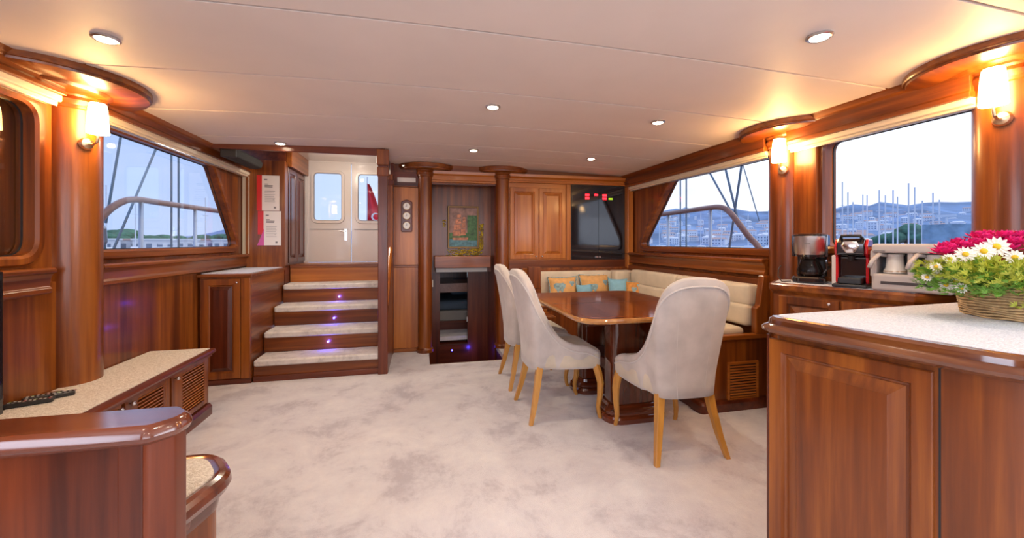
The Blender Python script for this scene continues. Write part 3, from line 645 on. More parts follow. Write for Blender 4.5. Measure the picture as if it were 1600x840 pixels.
def louvre_door(y0, y1, knob_y, sy0, sy1):
    r = rect(y0, y1, .095, .405); b = MB(); hole = list(reversed(rect(sy0, sy1, .125, .385)))
    d = plate(r, [hole], 0, .018, m, 'door', wz, bn, bevel=.003)
    for k in range(14):
        z = .128 + k * .0185; q = MB(); q.prism([(.002, z), (.006, z), (.020, z + .010), (.016, z + .014)], sy0, sy1, lambda a, zz, c: (-1.45 + a, c, zz)); q.build('slat', oy, d)
    k = MB(); k.lathe([(.004, -.002), (.004, .010), (.011, .015), (.012, .022), (.006, .028)], seg=14, M=Matrix.Translation((-1.432, knob_y, .385)) @ Matrix.Rotation(R(90), 4, 'Y')); k.build('knob', chrome, d, smooth=True)
louvre_door(2.74, 3.14, 2.765, 2.85, 3.10); louvre_door(2.36, 2.68, 2.385, 2.45, 2.66)
door_leaf('door', bn, m, 1.98, 2.335, .095, .405, wz, wz, knob=(2.31, .385), t=.018)
for sy_ in ((2.69, 2.73), (3.142, 3.165)): b = MB(); b.box(-1.452, -1.437, *sy_, .08, .41); b.build('stile', wz, bn, bevel=.003)
b = MB(); b.box(-1.60, -1.40, 1.28, 1.66, .0, .44); b.build('return_body', dy, bn)

# remotes
def remote(x, y, rz, L, lab, tilt=0):
    t = thing('remote_control', lab, 'remote', (x, y, .460), rz)
    b = MB(); b.loft(rpoly(rect(-L / 2, L / 2, -.022, .022), .012, 4), [(-.003, 0), (0, .004), (0, .016), (-.003, .019)]); b.build('case', blackp, t, local=True, smooth='auto')
    cols = [('white_keys', ivoryp), ('red_keys', red_m), ('green_keys', leaf_g)]
    for j, (nm, mt) in enumerate(cols):
        q = MB()
        for k in range(int(L / .016)):
            for r_ in range(3):
                if (k * 3 + r_ + j) % (2 if j == 0 else 7) == 0: q.box(-L / 2 + .012 + k * .016, -L / 2 + .020 + k * .016, -.014 + r_ * .011, -.008 + r_ * .011, .019, .0205)
        q.build(nm, mt, t, local=True)
remote(-1.735, 2.325, R(32), .13, 'black remote control lying rearmost on the carpeted bench')
remote(-1.745, 2.255, R(22), .17, 'black remote control lying nearest on the carpeted bench')
remote(-1.675, 2.345, R(38), .08, 'short black remote pointing to the bench edge')
b = MB(); b.box(-1.78, -1.70, 2.36, 2.41, .459, .468); tag(b.build('brass_plate', brass, bevel=.003), 'small brass plate on the bench at the column foot', 'plate')
# television edge
tvt = thing('television', 'black flat television seen edge-on at the left picture edge', 'television', (-1.76, 1.85, .459))
Mt = Matrix.Translation((-1.70, 1.85, .459)) @ Matrix.Rotation(R(0), 4, 'Z')
b = MB(); b.box(-.02, .02, -.55, .225, .03, .62, Mt); b.build('screen_panel', black, tvt, bevel=.006)
b = MB(); b.box(-.06, .06, -.25, .05, 0, .02, Mt); b.box(-.015, .015, -.12, -.06, .01, .08, Mt); b.build('stand', blackp, tvt, bevel=.004)

# ------------------------------------------------------------------ low corner seat + bar partition (foreground left)
ls = thing('corner_bench', 'low curved-corner bench with carpet top behind the front-left partition', 'bench', (-.9, 1.4, 0))
cp = rpoly([(-1.39, 1.25), (-.66, 1.235), (-.60, 1.46), (-.70, 1.61), (-1.40, 1.62)], [0, 0, .12, .13, 0], 6)
b = MB(); b.loft(cp, [(-.03, 0), (-.03, .37)]); b.build('body', wz, ls, smooth='auto')
b = MB(); b.loft(cp, [(-.025, .35), (-.02, .375), (-.022, .395), (.002, .405), (.012, .425), (.008, .445), (-.004, .455), (-.02, .458), (-.035, .452)]); b.build('rim', bar_wood, ls, smooth='auto')
b = MB(); b.loft(cp, [(-.036, .44), (-.036, .457)]); b.build('carpet_inset', berber, ls)
br = thing('partition', 'foreground half-height mahogany partition with glossy cap, left', 'partition', (-.9, 1.15, 0))
bp_ = rpoly([(-1.6, 1.085), (-.605, 1.065), (-.565, 1.105), (-.555, 1.15), (-.60, 1.195), (-1.6, 1.215)], [0, .03, .04, .04, .04, 0], 3)
b = MB(); b.loft(bp_, [(-.022, .728), (-.010, .735), (0, .744), (.004, .754), (0, .768), (-.006, .776), (-.012, .78)]); b.build('cap', bar_wood, br, smooth='auto')
b = MB(); b.box(-1.6, -.672, 1.10, 1.19, 0, .735); b.build('panel', dz, br)
b = MB(); b.box(-.675, -.625, 1.085, 1.19, 0, .735); b.build('stile', dz, br, bevel=.003)
pp = rpoly([(-.627, 1.083), (-.61, 1.083), (-.575, 1.115), (-.572, 1.155), (-.60, 1.185), (-.627, 1.19)], .01, 3)
b = MB(); b.loft(pp, [(0, 0), (0, .735)]); b.build('corner_post', dz, br, smooth='auto')

# ------------------------------------------------------------------ sconces and downlights
def sconce(mount, d, lab):
    mx_, my_, mz = mount; d = Vector((d[0], d[1], 0)).normalized()
    t = thing('wall_sconce', lab, 'wall lamp', mount, 0, 'brass sconces with opal shades')
    q = Vector((0, 0, 1)).rotation_difference(d).to_matrix().to_4x4()
    b = MB(); b.lathe([(.030, 0), (.032, .008), (.026, .02), (.010, .028)], seg=24, M=Matrix.Translation(mount) @ q); b.build('wall_plate', brass, t, smooth='auto')
    M0 = Vector(mount); p = [M0 + d * .02, M0 + d * .055 + Vector((0, 0, -.006)), M0 + d * .080 + Vector((0, 0, .006)), M0 + d * .088 + Vector((0, 0, .03)), M0 + d * .088 + Vector((0, 0, .058))]
    b = MB(); b.tube(p, .006, 10); b.lathe([(.012, 0), (.014, .015)], tuple(p[-1]), 12); b.build('arm', brass, t, smooth='auto')
    c = p[-1] + Vector((0, 0, -.01))
    b = MB(); b.lathe([(.043, 0), (.044, .004), (.040, .095), (.034, .150), (.030, .156)], tuple(c), 28); b.build('lamp_shade', bulbglass, t, smooth='auto')
sconce((-1.715, 2.535, 1.715), (.95, -.45), 'lit brass sconce on the big column at the left')
sconce((2.47, 2.275, 1.70), (-.9, -.45), 'lit brass sconce on the column between the right windows')
sconce((2.467, 1.20, 1.735), (-1, -.15), 'lit brass sconce on the right-edge column above the flowers')
def downlight(x, y, lab, on=True, e=14):
    z = cz(x) - .001; t = thing('downlight', lab, 'ceiling light', (x, y, z), 0, 'round recessed ceiling lights')
    b = MB(); b.lathe([(.046, 0), (.047, -.006), (.040, -.011), (.034, -.009), (.034, 0)], (x, y, z), 28); b.build('ring', steel, t, smooth='auto')
    b = MB(); b.lathe([(.033, -.004), (.031, -.011), (.015, -.013)], (x, y, z), 24); b.build('lens', lens_m, t, smooth='auto')
    l = bpy.data.lights.new('downlight_bulb', 'SPOT'); l.spot_size = R(160); l.spot_blend = .8; l.energy = e; l.color = (1, .84, .62); l.shadow_soft_size = .03
    o = bpy.data.objects.new('downlight_bulb', l); o.location = (x, y, z - .03); C.objects.link(o)
DL = [(-1.25, 1.95, 'round ceiling light nearest the left sconce'), (1.58, 1.29, 'round ceiling light nearest the right-edge sconce'), (.445, 2.46, 'round ceiling light in the middle row, left one'),
      (1.61, 2.46, 'round ceiling light in the middle row, right one'), (.48, 3.66, 'ceiling light nearest the slim columns'), (1.66, 3.68, 'ceiling light above the corner bench'), (-1.15, 3.70, 'ceiling light in front of the stairs')]
for a in DL: downlight(*a)
for x, y in ((-1.0, .3), (.4, .5), (1.6, .1), (-.9, -1.2), (.4, -1.2), (1.6, -1.2)):  # spots added out of view to brighten the room, no fixtures
    l = bpy.data.lights.new('aft_fill_spot', 'SPOT'); l.spot_size = R(150); l.spot_blend = .8; l.energy = 14; l.color = (1, .86, .66); l.shadow_soft_size = .03
    o = bpy.data.objects.new('aft_fill_spot', l); o.location = (x, y, 1.99); C.objects.link(o)


l = bpy.data.lights.new('hatch_fill', 'POINT'); l.energy = 10; l.color = (1, .86, .72); l.shadow_soft_size = .02  # added light without a fixture, brightens the landing doors
o = bpy.data.objects.new('hatch_fill', l); o.location = (-.85, 4.55, 2.12); C.objects.link(o)
# aft end of the saloon (behind the camera): unseen wall, its opening shaped to let daylight in
wa = struct('wall_aft')
plate(rect(-2.0, 2.8, 0, 2.1), [list(reversed(rect(-1.4, 2.1, .45, 1.95)))], YA, YA - .08, My, 'aft_panel', wz, wa)

# ------------------------------------------------------------------ corner settee
se = thing('corner_settee', 'L-shaped built-in corner bench with beige suede cushions', 'bench', (2.1, 3.6, 0))
b = MB()
b.box(1.95, 2.50, 2.42, 4.46, .06, .50); b.box(1.20, 1.95, 3.98, 4.46, .06, .50); b.build('base', wz, se, bevel=.006)
b = MB(); b.loft(rpoly([(1.90, 2.39), (2.50, 2.39), (2.50, 2.50), (1.90, 2.50)], [.04, 0, 0, 0], 4), [(0, 0), (0, .055), (-.01, .07), (-.02, .075)]); b.box(1.915, 1.95, 2.5, 3.98, 0, .07); b.box(1.17, 1.95, 3.95, 4.0, 0, .07); b.build('plinth', dy, se, smooth='auto')
b = MB(); b.box(1.92, 2.50, 2.40, 2.45, .50, .535); b.box(1.92, 1.96, 2.45, 4.0, .50, .535); b.box(1.18, 1.93, 3.95, 3.99, .50, .535); b.build('seat_rail', wx, se, bevel=.006)
plate(rect(2.135, 2.40, .06, .34), [list(reversed(rect(2.155, 2.38, .08, .32)))], 2.408, 2.422, My, 'vent_frame', ox, se, bevel=.003)
vb = MB(); vb.box(2.15, 2.385, 2.416, 2.4195, .075, .325); vb.build('vent_backing', blackp, se)
for k in range(12):
    z = .085 + k * .0195; q = MB(); q.prism([(2.418, z + .006), (2.414, z + .012), (2.408, z + .004), (2.410, z)], 2.157, 2.378, lambda a, zz, c: (c, a, zz)); q.build('vent_slat', ox, se)
def cushion(x0, x1, y0, y1, z0, z1, nm='seat_cushion', r=.03, M=None, mat=suede):
    b = MB(); b.box(x0, x1, y0, y1, z0, z1); o = b.build(nm, mat, se, bevel=r, seg=4, M=M); o.data.polygons.foreach_set('use_smooth', [True] * len(o.data.polygons)); return o
cushion(1.97, 2.33, 2.46, 3.25, .505, .575); cushion(1.97, 2.33, 3.26, 4.30, .505, .575); cushion(1.22, 1.96, 4.00, 4.30, .505, .575)
for (a, b2) in ((2.46, 3.32), (3.33, 4.16)):
    cushion(2.34, 2.46, a, b2, .575, .735, 'back_cushion'); cushion(2.36, 2.47, a, b2, .725, .885, 'back_cushion')
cushion(2.20, 2.46, 4.20, 4.40, .575, .865, 'back_cushion'); cushion(1.30, 2.20, 4.29, 4.40, .575, .865, 'back_cushion')
b = MB(); b.box(2.46, 2.52, 2.42, 4.46, .50, .925); b.box(1.14, 2.5, 4.40, 4.46, .50, .90); b.build('back_board', wy, se, bevel=.005)
b = MB(); b.prism([(2.37, .535), (2.50, .535), (2.50, .955), (2.435, .955), (2.40, .74), (2.37, .72)], 2.40, 2.45, My); b.build('end_panel', wz, se, bevel=.006)
b = MB(); b.box(1.14, 1.28, 4.14, 4.20, .70, .93); b.build('end_panel', wz, se, bevel=.006)
b = MB(); b.box(1.17, 1.29, 4.16, 4.40, .48, .72); b.box(1.10, 1.29, 3.95, 4.20, .10, .50); b.box(1.04, 1.30, 3.70, 3.95, .42, .47); b.build('end_box', wz, se, bevel=.006)

# scatter pillows
def pillow(loc, rz, w_, h_, t_, mat, lab, frill=True, tilt=-.28, spots=()):
    t = thing('throw_pillow', lab, 'pillow', loc, rz); M = Matrix.Rotation(tilt, 4, 'X'); n = 14; b = MB(); vs_ = []
    for sd in (1, -1):
        for i in range(n + 1):
            for j in range(n + 1):
                u = -1 + 2 * i / n; v = -1 + 2 * j / n; k = 1 - .10 * (1 - abs(u) ** 2) * abs(v) - .0; k2 = 1 - .10 * (1 - v * v) * abs(u)
                th = t_ / 2 * (max(0, 1 - u ** 4) * max(0, 1 - v ** 4)) ** .55
                vs_.append((u * w_ / 2 * k2, -sd * th, h_ / 2 + v * h_ / 2 * k))
    N = (n + 1) ** 2; fs = []
    for s_ in (0, 1):
        for i in range(n):
            for j in range(n):
                q = s_ * N + i * (n + 1) + j; fs.append((q, q + n + 1, q + n + 2, q + 1))
    b.add(vs_, fs, M); o = b.build('cover', mat, t, local=True, smooth=True)
    if frill:
        q = MB(); pts = []
        for k in range(49):
            a = k / 48 * 4; e_ = int(a) % 4; f = a - int(a)
            c4 = [(-1, -1), (1, -1), (1, 1), (-1, 1)]; p0, p1 = c4[e_], c4[(e_ + 1) % 4]; u = p0[0] + (p1[0] - p0[0]) * f; v = p0[1] + (p1[1] - p0[1]) * f
            kk = 1 - .10 * (1 - u * u) * abs(v); kk2 = 1 - .10 * (1 - v * v) * abs(u)
            pts.append((u * w_ / 2 * kk2 * 1.02, (.006 if k % 2 else -.006), h_ / 2 + v * h_ / 2 * kk * 1.02))
        q.tube(pts, .006, 6, M); q.build('trim', motif, t, local=True, smooth=True)
    for (u, v, r_) in spots:
        q = MB(); nn = 14; vv = [(u * w_ / 2, -t_ / 2 * ((1 - u ** 4) * (1 - v ** 4)) ** .55 - .003, h_ / 2 + v * h_ / 2)]
        for k in range(nn):
            g = 2 * math.pi * k / nn; rr = r_ * (1 + .25 * math.sin(3 * g)); uu = u + rr * math.cos(g) / (w_ / 2); v2 = v + rr * math.sin(g) / (h_ / 2); uu = max(-.97, min(.97, uu)); v2 = max(-.97, min(.97, v2))
            vv.append((uu * w_ / 2 * .97, -t_ / 2 * (max(.0, 1 - uu ** 4) * max(.0, 1 - v2 ** 4)) ** .55 - .003, h_ / 2 + v2 * h_ / 2 * .97))
        q.add(vv, [(0, k + 1, (k + 1) % nn + 1) for k in range(nn)], M); q.build('flower_motif', motif, t, local=True)
pillow((1.57, 4.20, .575), R(3), .35, .24, .10, orange_fab, 'orange floral frilled pillow farthest left on the bench', True, spots=((-.35, -.1, .065), (.55, .3, .03), (.1, -.7, .02)))
pillow((1.80, 4.14, .575), R(8), .20, .155, .08, blue_fab, 'small plain blue pillow between the two orange floral pillows', False)
pillow((1.97, 4.22, .575), R(4), .38, .26, .10, orange_fab, 'orange floral frilled pillow in the middle of the bench', True, spots=((-.3, -.3, .06), (.6, .2, .03)))
pillow((2.17, 4.08, .575), R(-20), .22, .22, .09, blue_fab, 'square plain blue pillow leaning near the bench corner', False)
pillow((2.31, 3.98, .575), R(-35), .20, .19, .08, plain('floral_deep_orange', (.66, .30, .08), .85, noise=.2, nscale=30), 'small deep orange pillow farthest right in the bench corner', True, spots=((0, 0, .03), (.5, .5, .02), (-.5, -.4, .02)))

# ------------------------------------------------------------------ dining table
tb = thing('dining_table', 'glossy mahogany dining table with rounded corners and pedestal legs', 'table', (1.36, 2.65, 0))
tp = rpoly([(.88, 2.06), (1.84, 2.06), (1.84, 3.27), (.88, 3.27)], [.17, .17, .15, .15], 8)
b = MB(); b.loft(tp, [(-.012, .732), (0, .739), (.004, .750), (0, .760), (-.006, .764)]); b.build('top_edge', gloss_edge, tb, smooth='auto')
b = MB(); b.loft(tp, [(-.055, .757), (-.055, .7655)]); b.build('top_panel', gloss_wood, tb)
b = MB(); b.loft(tp, [(-.006, .758), (-.006, .7648)]); b.build('top_border', gloss_wood, tb)
b = MB(); b.box(.90, 1.82, 2.652, 2.655, 0.7645, .7660); b.build('leaf_seam', blackp, tb)
def ped(y0, y1):
    pl = rpoly([(1.25, y0), (1.60, y0), (1.60, y1), (1.25, y1)], .07, 5)
    b = MB(); b.loft(pl, [(-.01, .10), (-.01, .725)]); p = b.build('pedestal', wood('ped_wood_%d' % int(y0 * 10), *DRK, axis='z', rough=.12, coat=1), tb, smooth='auto')
    b = MB(); b.loft(pl, [(.05, 0), (.052, .03), (.045, .045), (.030, .05), (.030, .065), (.018, .08), (.008, .085), (.002, .105), (-.008, .11)]); b.build('plinth', wood('plinth_%d' % int(y0 * 10), *DRK, axis='x', rough=.12, coat=1), p, smooth='auto')
ped(2.42, 2.62); ped(2.95, 3.12)
b = MB(); b.box(1.30, 1.46, 2.60, 2.97, .28, .36); b.build('stretcher', dy, tb, bevel=.006)
b = MB(); b.box(1.16, 1.60, 2.62, 3.0, .60, .728); b.build('drawer_box', dy, tb, bevel=.004)
b = MB(); b.lathe([(.006, 0), (.012, .014), (.006, .02)], seg=12, M=Matrix.Translation((1.16, 2.80, .67)) @ Matrix.Rotation(R(-90), 4, 'Y')); b.build('drawer_knob', steel, tb)

# ------------------------------------------------------------------ chairs
def catmull(P, n):
    out_ = []
    for i in range(len(P) - 1):
        p0 = P[max(i - 1, 0)]; p1 = P[i]; p2 = P[i + 1]; p3 = P[min(i + 2, len(P) - 1)]
        for k in range(n):
            t = k / n; out_.append(tuple(.5 * (2 * b_ + (c_ - a_) * t + (2 * a_ - 5 * b_ + 4 * c_ - d_) * t * t + (3 * b_ - a_ - 3 * c_ + d_) * t ** 3) for a_, b_, c_, d_ in zip(p0, p1, p2, p3)))
    out_.append(tuple(P[-1])); return out_
# (x, y, top height) from the back centre to the seat's front corner
HALF = [(0, -.235, 1.00), (.08, -.234, .994), (.145, -.226, .968), (.188, -.208, .915), (.205, -.185, .835), (.208, -.155, .735), (.212, -.105, .63), (.221, -.035, .545), (.234, .06, .50), (.240, .15, .485), (.240, .235, .445)]
def make_chair(name, lab, loc, rz):
    ch = thing(name, lab, 'chair', loc, rz, 'velvet dining chairs')
    half = catmull(HALF, 3); path = [(-x, y, t) for x, y, t in reversed(half[1:])] + half
    nv = 10; z0 = .345
    def pos(x, y, zt, v, inset=0):
        z = z0 + (zt - z0) * v; k = max(0, (z - .45) / .55); lean = .085 * k ** 1.3
        bulge = 1 - (.17 if y < -.08 else .08) * (1 - min(1, (z - z0) / .40)) ** 1.3 + (.11 * min(1, k) ** 1.2 if y < -.08 else .0)
        L = math.hypot(x, y + .0) or 1
        back = max(0, min(1, (-y - .02) / .15))
        return ((x * bulge) * (1 - inset / .24), (y - lean * back) * (1 - inset / .24) if y < 0 else y, z)
    b = MB(); n = len(path); th = .045
    vs_ = []; ring = []
    for (x, y, zt) in path:
        col = [pos(x, y, zt, v / nv) for v in range(nv + 1)]
        col += [pos(x, y, zt + .012, 1, th * .25), pos(x, y, zt + .012, 1, th * .75)]
        col += [pos(x, y, zt, v / nv, th) for v in range(nv, -1, -1)]
        ring.append(col); vs_ += col
    K = len(ring[0]); fs = [(i * K + j, (i + 1) * K + j, (i + 1) * K + (j + 1) % K, i * K + (j + 1) % K) for i in range(n - 1) for j in range(K)]
    fs += [tuple(range(K)), tuple((n - 1) * K + j for j in range(K - 1, -1, -1))]
    b.add(vs_, fs); b.build('backrest', velvet, ch, local=True, smooth=True)
    q = MB(); q.tube([Vector(pos(x, y, zt - .035, 1)) * 1.0 + Vector((x, y, 0)).normalized() * .002 for x, y, zt in path], .0055, 7); q.build('piping', piping_m, ch, local=True, smooth=True)
    q = MB(); q.tube([Vector(pos(x, y, zt + .002, 1, th * 1.0)) for x, y, zt in path], .006, 7); q.build('piping', piping_m, ch, local=True, smooth=True)
    for sgn in (-1, 1):
        x, y, zt = .10 * sgn, -.23, .975
        q = MB(); q.tube([Vector(pos(x, y, zt, v / 10)) + Vector((0, -.001, 0)) for v in range(11)], .0022, 5); q.build('back_seam', piping_m, ch, local=True)
    sp_ = rpoly([(-.17, -.17), (.17, -.17), (.215, .0), (.232, .235), (.19, .262), (-.19, .262), (-.232, .235), (-.215, .0)], .06, 3)
    b = MB(); b.loft(sp_, [(-.02, .345), (0, .36), (0, .435), (-.006, .452), (-.020, .466), (-.035, .472)]); b.build('seat', velvet_seat, ch, local=True, smooth=True)
    # legs
    for sx_ in (-1, 1):
        b = MB(); b.tube([(.205 * sx_, .215, .37), (.210 * sx_, .235, .31), (.213 * sx_, .250, .24), (.213 * sx_, .246, .16), (.213 * sx_, .232, .08), (.215 * sx_, .238, .03), (.216 * sx_, .250, .0)], [.027, .027, .024, .020, .016, .014, .013], 8)
        b.build('front_leg', beech, ch, local=True, smooth='auto')
        b = MB(); pr = [(.150 * sx_, -.165, .37, .022), (.165 * sx_, -.185, .25, .020), (.188 * sx_, -.212, .12, .017), (.215 * sx_, -.245, 0, .013)]
        n0 = []
        for (x, y, z, r_) in pr: n0 += [(x - r_, y - r_, z), (x + r_, y - r_, z), (x + r_, y + r_, z), (x - r_, y + r_, z)]
        b.add(n0, [(i * 4 + j, i * 4 + (j + 1) % 4, i * 4 + 4 + (j + 1) % 4, i * 4 + 4 + j) for i in range(3) for j in range(4)] + [(0, 1, 2, 3), (15, 14, 13, 12)])
        b.build('rear_leg', beech, ch, local=True, bevel=.003)
    return ch
make_chair('dining_chair', 'pale velvet chair at the near table end, back to camera', (1.455, 2.13, 0), R(-2))
make_chair('dining_chair', 'pale velvet chair at the table side, nearer of the pair', (.95, 2.72, 0), R(-90))
make_chair('dining_chair', 'pale velvet chair at the table side, farther and partly hidden', (.95, 3.34, 0), R(-90))

# ------------------------------------------------------------------ island (foreground right)
isl = thing('island_counter', 'large mahogany island with pale top and raised panel, right foreground', 'counter', (1.7, .9, 0))
P0 = (1.11, 1.165); P1 = (1.265, .53); P2 = (2.45, .45); P3 = (2.45, 1.245)
ip = rpoly([P1, P2, P3, P0], [.16, .12, .12, .10], 8)
b = MB(); b.loft(ip, [(-.045, 0), (-.045, .905)]); b.build('body', wz, isl, smooth='auto')
b = MB(); b.loft(ip, [(-.046, .885), (-.012, .893), (0, .903), (.002, .912), (-.006, .920), (-.018, .926), (-.020, .940), (-.030, .948), (-.045, .950), (-.052, .945)]); b.build('top_moulding', wood('island_rim', (.07, .018, .007), (.14, .040, .012), (.24, .085, .022), axis='y', rough=.14, coat=1), isl, smooth='auto')
b = MB(); b.loft(ip, [(-.046, .93), (-.046, .951)]); b.build('top', whiteberber, isl)
u = Vector((P1[0] - P0[0], P1[1] - P0[1], 0)).normalized(); nrm = Vector((-abs(u.y), -abs(u.x), 0)); nrm = Vector((u.y, -u.x, 0)); 
if nrm.x > 0: nrm = -nrm
o3 = Vector((P0[0], P0[1], 0)) - nrm * .045
m = mapper(o3, u, nrm)
door_leaf('side_panel', isl, m, .055, .455, .04, .875, wz, wz, t=.014, stile=.040, raise_=.035)
b = MB(); b.box(.008, .05, 0, .012, 0, .885); bb = MB()
def mbox(mp, a0, a1, b0, b1, d0, d1):
    q = MB(); q.add([mp(a, z, d) for a in (a0, a1) for z in (b0, b1) for d in (d0, d1)], [(0, 1, 3, 2), (4, 6, 7, 5), (0, 4, 5, 1), (2, 3, 7, 6), (0, 2, 6, 4), (1, 5, 7, 3)]); return q
mbox(m, .045, .054, 0, .885, -.002, .006).build('stile', dz, isl)
mbox(m, .462, .466, 0, .885, -.002, .0015).build('joint', blackp, isl)

# ------------------------------------------------------------------ galley counter and appliances
ct = thing('galley_counter', 'slanted mahogany side counter with pale top below right window', 'counter', (2.3, 1.8, 0))
A = (2.115, 2.045); Bp = (2.33, 1.43); 
cpoly = rpoly([Bp, (2.56, 1.38), (2.56, 2.16), (2.32, 2.20), A], [.01, 0, 0, .01, .02], 3)
b = MB(); b.loft(cpoly, [(-.02, 0), (-.02, .905)]); b.build('body', wz, ct)
b = MB(); b.loft(cpoly, [(-.018, .885), (-.01, .90), (0, .908), (.004, .92), (.004, .938), (-.004, .948), (-.02, .950)]); b.build('top_edge', wx, ct, smooth='auto')
b = MB(); b.loft(cpoly, [(-.025, .94), (-.025, .951)]); b.build('top', whiteberber, ct)
u2 = Vector((Bp[0] - A[0], Bp[1] - A[1], 0)).normalized(); n2 = Vector((u2.y, -u2.x, 0)); n2 = -n2 if n2.x > 0 else n2
mc = mapper(Vector((A[0], A[1], 0)) - n2 * .02, u2, n2)
door_leaf('door', ct, mc, .05, .35, .06, .875, wz, wz, knob=(.31, .855), t=.016); door_leaf('door', ct, mc, .36, .62, .06, .875, wz, wz, t=.016)
# coffee maker
cm = thing('coffee_maker', 'steel and black drip coffee maker with glass jug', 'coffee maker', (2.36, 1.985, .951), R(-58))
b = MB(); b.loft(rpoly(rect(-.085, .085, -.11, .09), .05, 6), [(-.01, 0), (0, .01), (0, .03), (-.01, .04)]); b.build('base', black, cm, local=True, smooth='auto')
b = MB(); b.loft(rpoly(rect(-.075, .075, .04, .09), .02, 4), [(0, .03), (0, .20), (.01, .285)]); b.build('tower', blackp, cm, local=True, smooth='auto')
b = MB(); b.lathe([(.075, .170), (.080, .19), (.086, .285), (.080, .290)], (0, -.015, 0), 32); b.build('filter_housing', brush, cm, local=True, smooth='auto')
b = MB(); b.lathe([(.088, .280), (.089, .295), (.07, .302)], (0, -.01, 0), 32); b.lathe([(.078, .160), (.080, .172)], (0, -.015, 0), 32); b.box(-.09, -.078, -.03, .06, .16, .29); b.box(.078, .09, -.03, .06, .16, .29); b.build('lid', black, cm, local=True, smooth='auto')
b = MB(); b.lathe([(.060, .042), (.068, .055), (.066, .085), (.048, .13), (.045, .150)], (0, -.025, 0), 28); cj = b.build('jug', jugglass, cm, local=True, smooth=True)
b = MB(); b.lathe([(.046, .148), (.047, .158), (.03, .162)], (0, -.025, 0), 24); b.tube([(.045, -.03, .145), (.085, -.045, .14), (.088, -.047, .09), (.068, -.04, .06)], .008, 8); b.build('jug_handle', black, cj, local=True, smooth='auto')
b = MB(); b.lathe([(.058, .044), (.064, .055), (.062, .066)], (0, -.025, 0), 24); b.build('coffee', coffee, cj, local=True, smooth='auto')
b = MB(); b.box(-.014, .014, -.1025, -.1005, .236, .241); b.build('logo', ink, cm, local=True)
# cable
b = MB(); b.tube([(2.24, 2.08, 1.05), (2.20, 2.06, 1.03), (2.165, 2.03, .99), (2.18, 2.02, .957), (2.26, 2.03, .955)], .003, 6); tag(b.build('power_cable', blackp, smooth=True), 'thin black cable looping left of the coffee maker', 'cable')
# capsule machine
km = thing('capsule_machine', 'red and black capsule coffee machine on the counter', 'coffee machine', (2.40, 1.76, .951), R(-62)); km.scale = (1.12, 1.12, 1.08)
b = MB(); b.box(-.066, .066, -.13, .08, 0, .018); b.build('base', blackp, km, local=True, bevel=.006)
side_p = rpoly([(-.055, .016), (.08, .016), (.08, .22), (.06, .245), (-.055, .245), (-.09, .21), (-.08, .17), (-.055, .15)], .015, 3)
for sx_ in (-1, 1):
    b = MB(); b.prism(side_p, sx_ * .052, sx_ * .064, lambda a, z, c: (c, a, z)); b.build('side_shell', red_m, km, local=True, bevel=.004)
b = MB(); b.prism(rpoly([(-.02, .016), (.078, .016), (.078, .25), (-.07, .25), (-.10, .225), (-.10, .165), (-.02, .155)], .012, 3), -.052, .052, lambda a, z, c: (c, a, z)); b.build('body', black, km, local=True, bevel=.004)
b = MB(); b.loft(rpoly([(-.042, .21), (-.02, .17), (.02, .17), (.042, .21), (.03, .24), (-.03, .24)], .015, 4), [(-.006, -.098), (-.006, -.104), (-.012, -.107)], My); b.build('front_plate', chrome, km, local=True, smooth='auto')
b = MB(); b.box(-.045, .045, -.12, -.03, .018, .05); b.build('drip_tray', blackp, km, local=True, bevel=.005)
b = MB(); b.lathe([(.012, .135), (.016, .158)], (0, -.06, 0), 12); b.build('spout', blackp, km, local=True)
b = MB(); b.tube([(-.04, -.06, .25), (-.035, -.085, .262), (.035, -.085, .262), (.04, -.06, .25)], .008, 8); b.build('lever', blackp, km, local=True, smooth=True)
b = MB(); b.box(-.09, -.066, .0, .07, .0, .16); b.build('water_tank', ivoryp, km, local=True, bevel=.006)
b = MB(); b.tube([(2.50, 1.70, 1.02), (2.52, 1.66, 1.09), (2.51, 1.62, 1.10), (2.50, 1.58, 1.06), (2.49, 1.55, .96)], .003, 6); tag(b.build('power_cable', blackp, smooth=True), 'thin black cable arching behind the two coffee machines', 'cable')
# twin pot machine
tm = thing('twin_pot_machine', 'grey coffee machine with two white pots side by side', 'coffee machine', (2.43, 1.495, .951), R(-68)); tm.scale = (1.08, 1.08, 1.17)
b = MB(); b.box(-.135, .135, -.085, .06, 0, .075); b.build('base', machine_m, tm, local=True, bevel=.012, seg=3)
b = MB(); b.box(-.135, .135, -.085, .06, .165, .205); b.build('top_housing', machine_m, tm, local=True, bevel=.012, seg=3)
b = MB(); b.box(-.135, .135, .04, .065, .05, .19); b.build('back_plate', machine_d, tm, local=True, bevel=.004)
for x in (-.13, 0, .13): b = MB(); b.box(x - .012, x + .012, -.07, .055, .06, .175); b.build('divider', machine_m, tm, local=True, bevel=.005)
b = MB(); b.box(-.10, .09, -.0875, -.084, .030, .042); b.build('slot', machine_d, tm, local=True)
b = MB(); b.box(.07, .085, -.0875, -.084, .178, .19); b.box(-.125, -.085, -.0872, -.084, .172, .176); b.build('mark', ink, tm, local=True)
for x in (-.062, .068):
    b = MB(); b.lathe([(.042, .078), (.042, .085), (.034, .10), (.030, .150), (.034, .160)], (x, -.02, 0), 24); p = b.build('pot', ivoryp, tm, local=True, smooth='auto')
    b = MB(); b.tube([(x - .028, -.04, .155), (x - .045, -.085, .158), (x - .062, -.115, .13), (x - .07, -.125, .10)], .009, 8); b.build('pot_handle', machine_m, p, local=True, smooth=True)
    b = MB(); b.lathe([(.0425, .083), (.0425, .087)], (x, -.02, 0), 24); b.build('pot_band', brass, p, local=True)
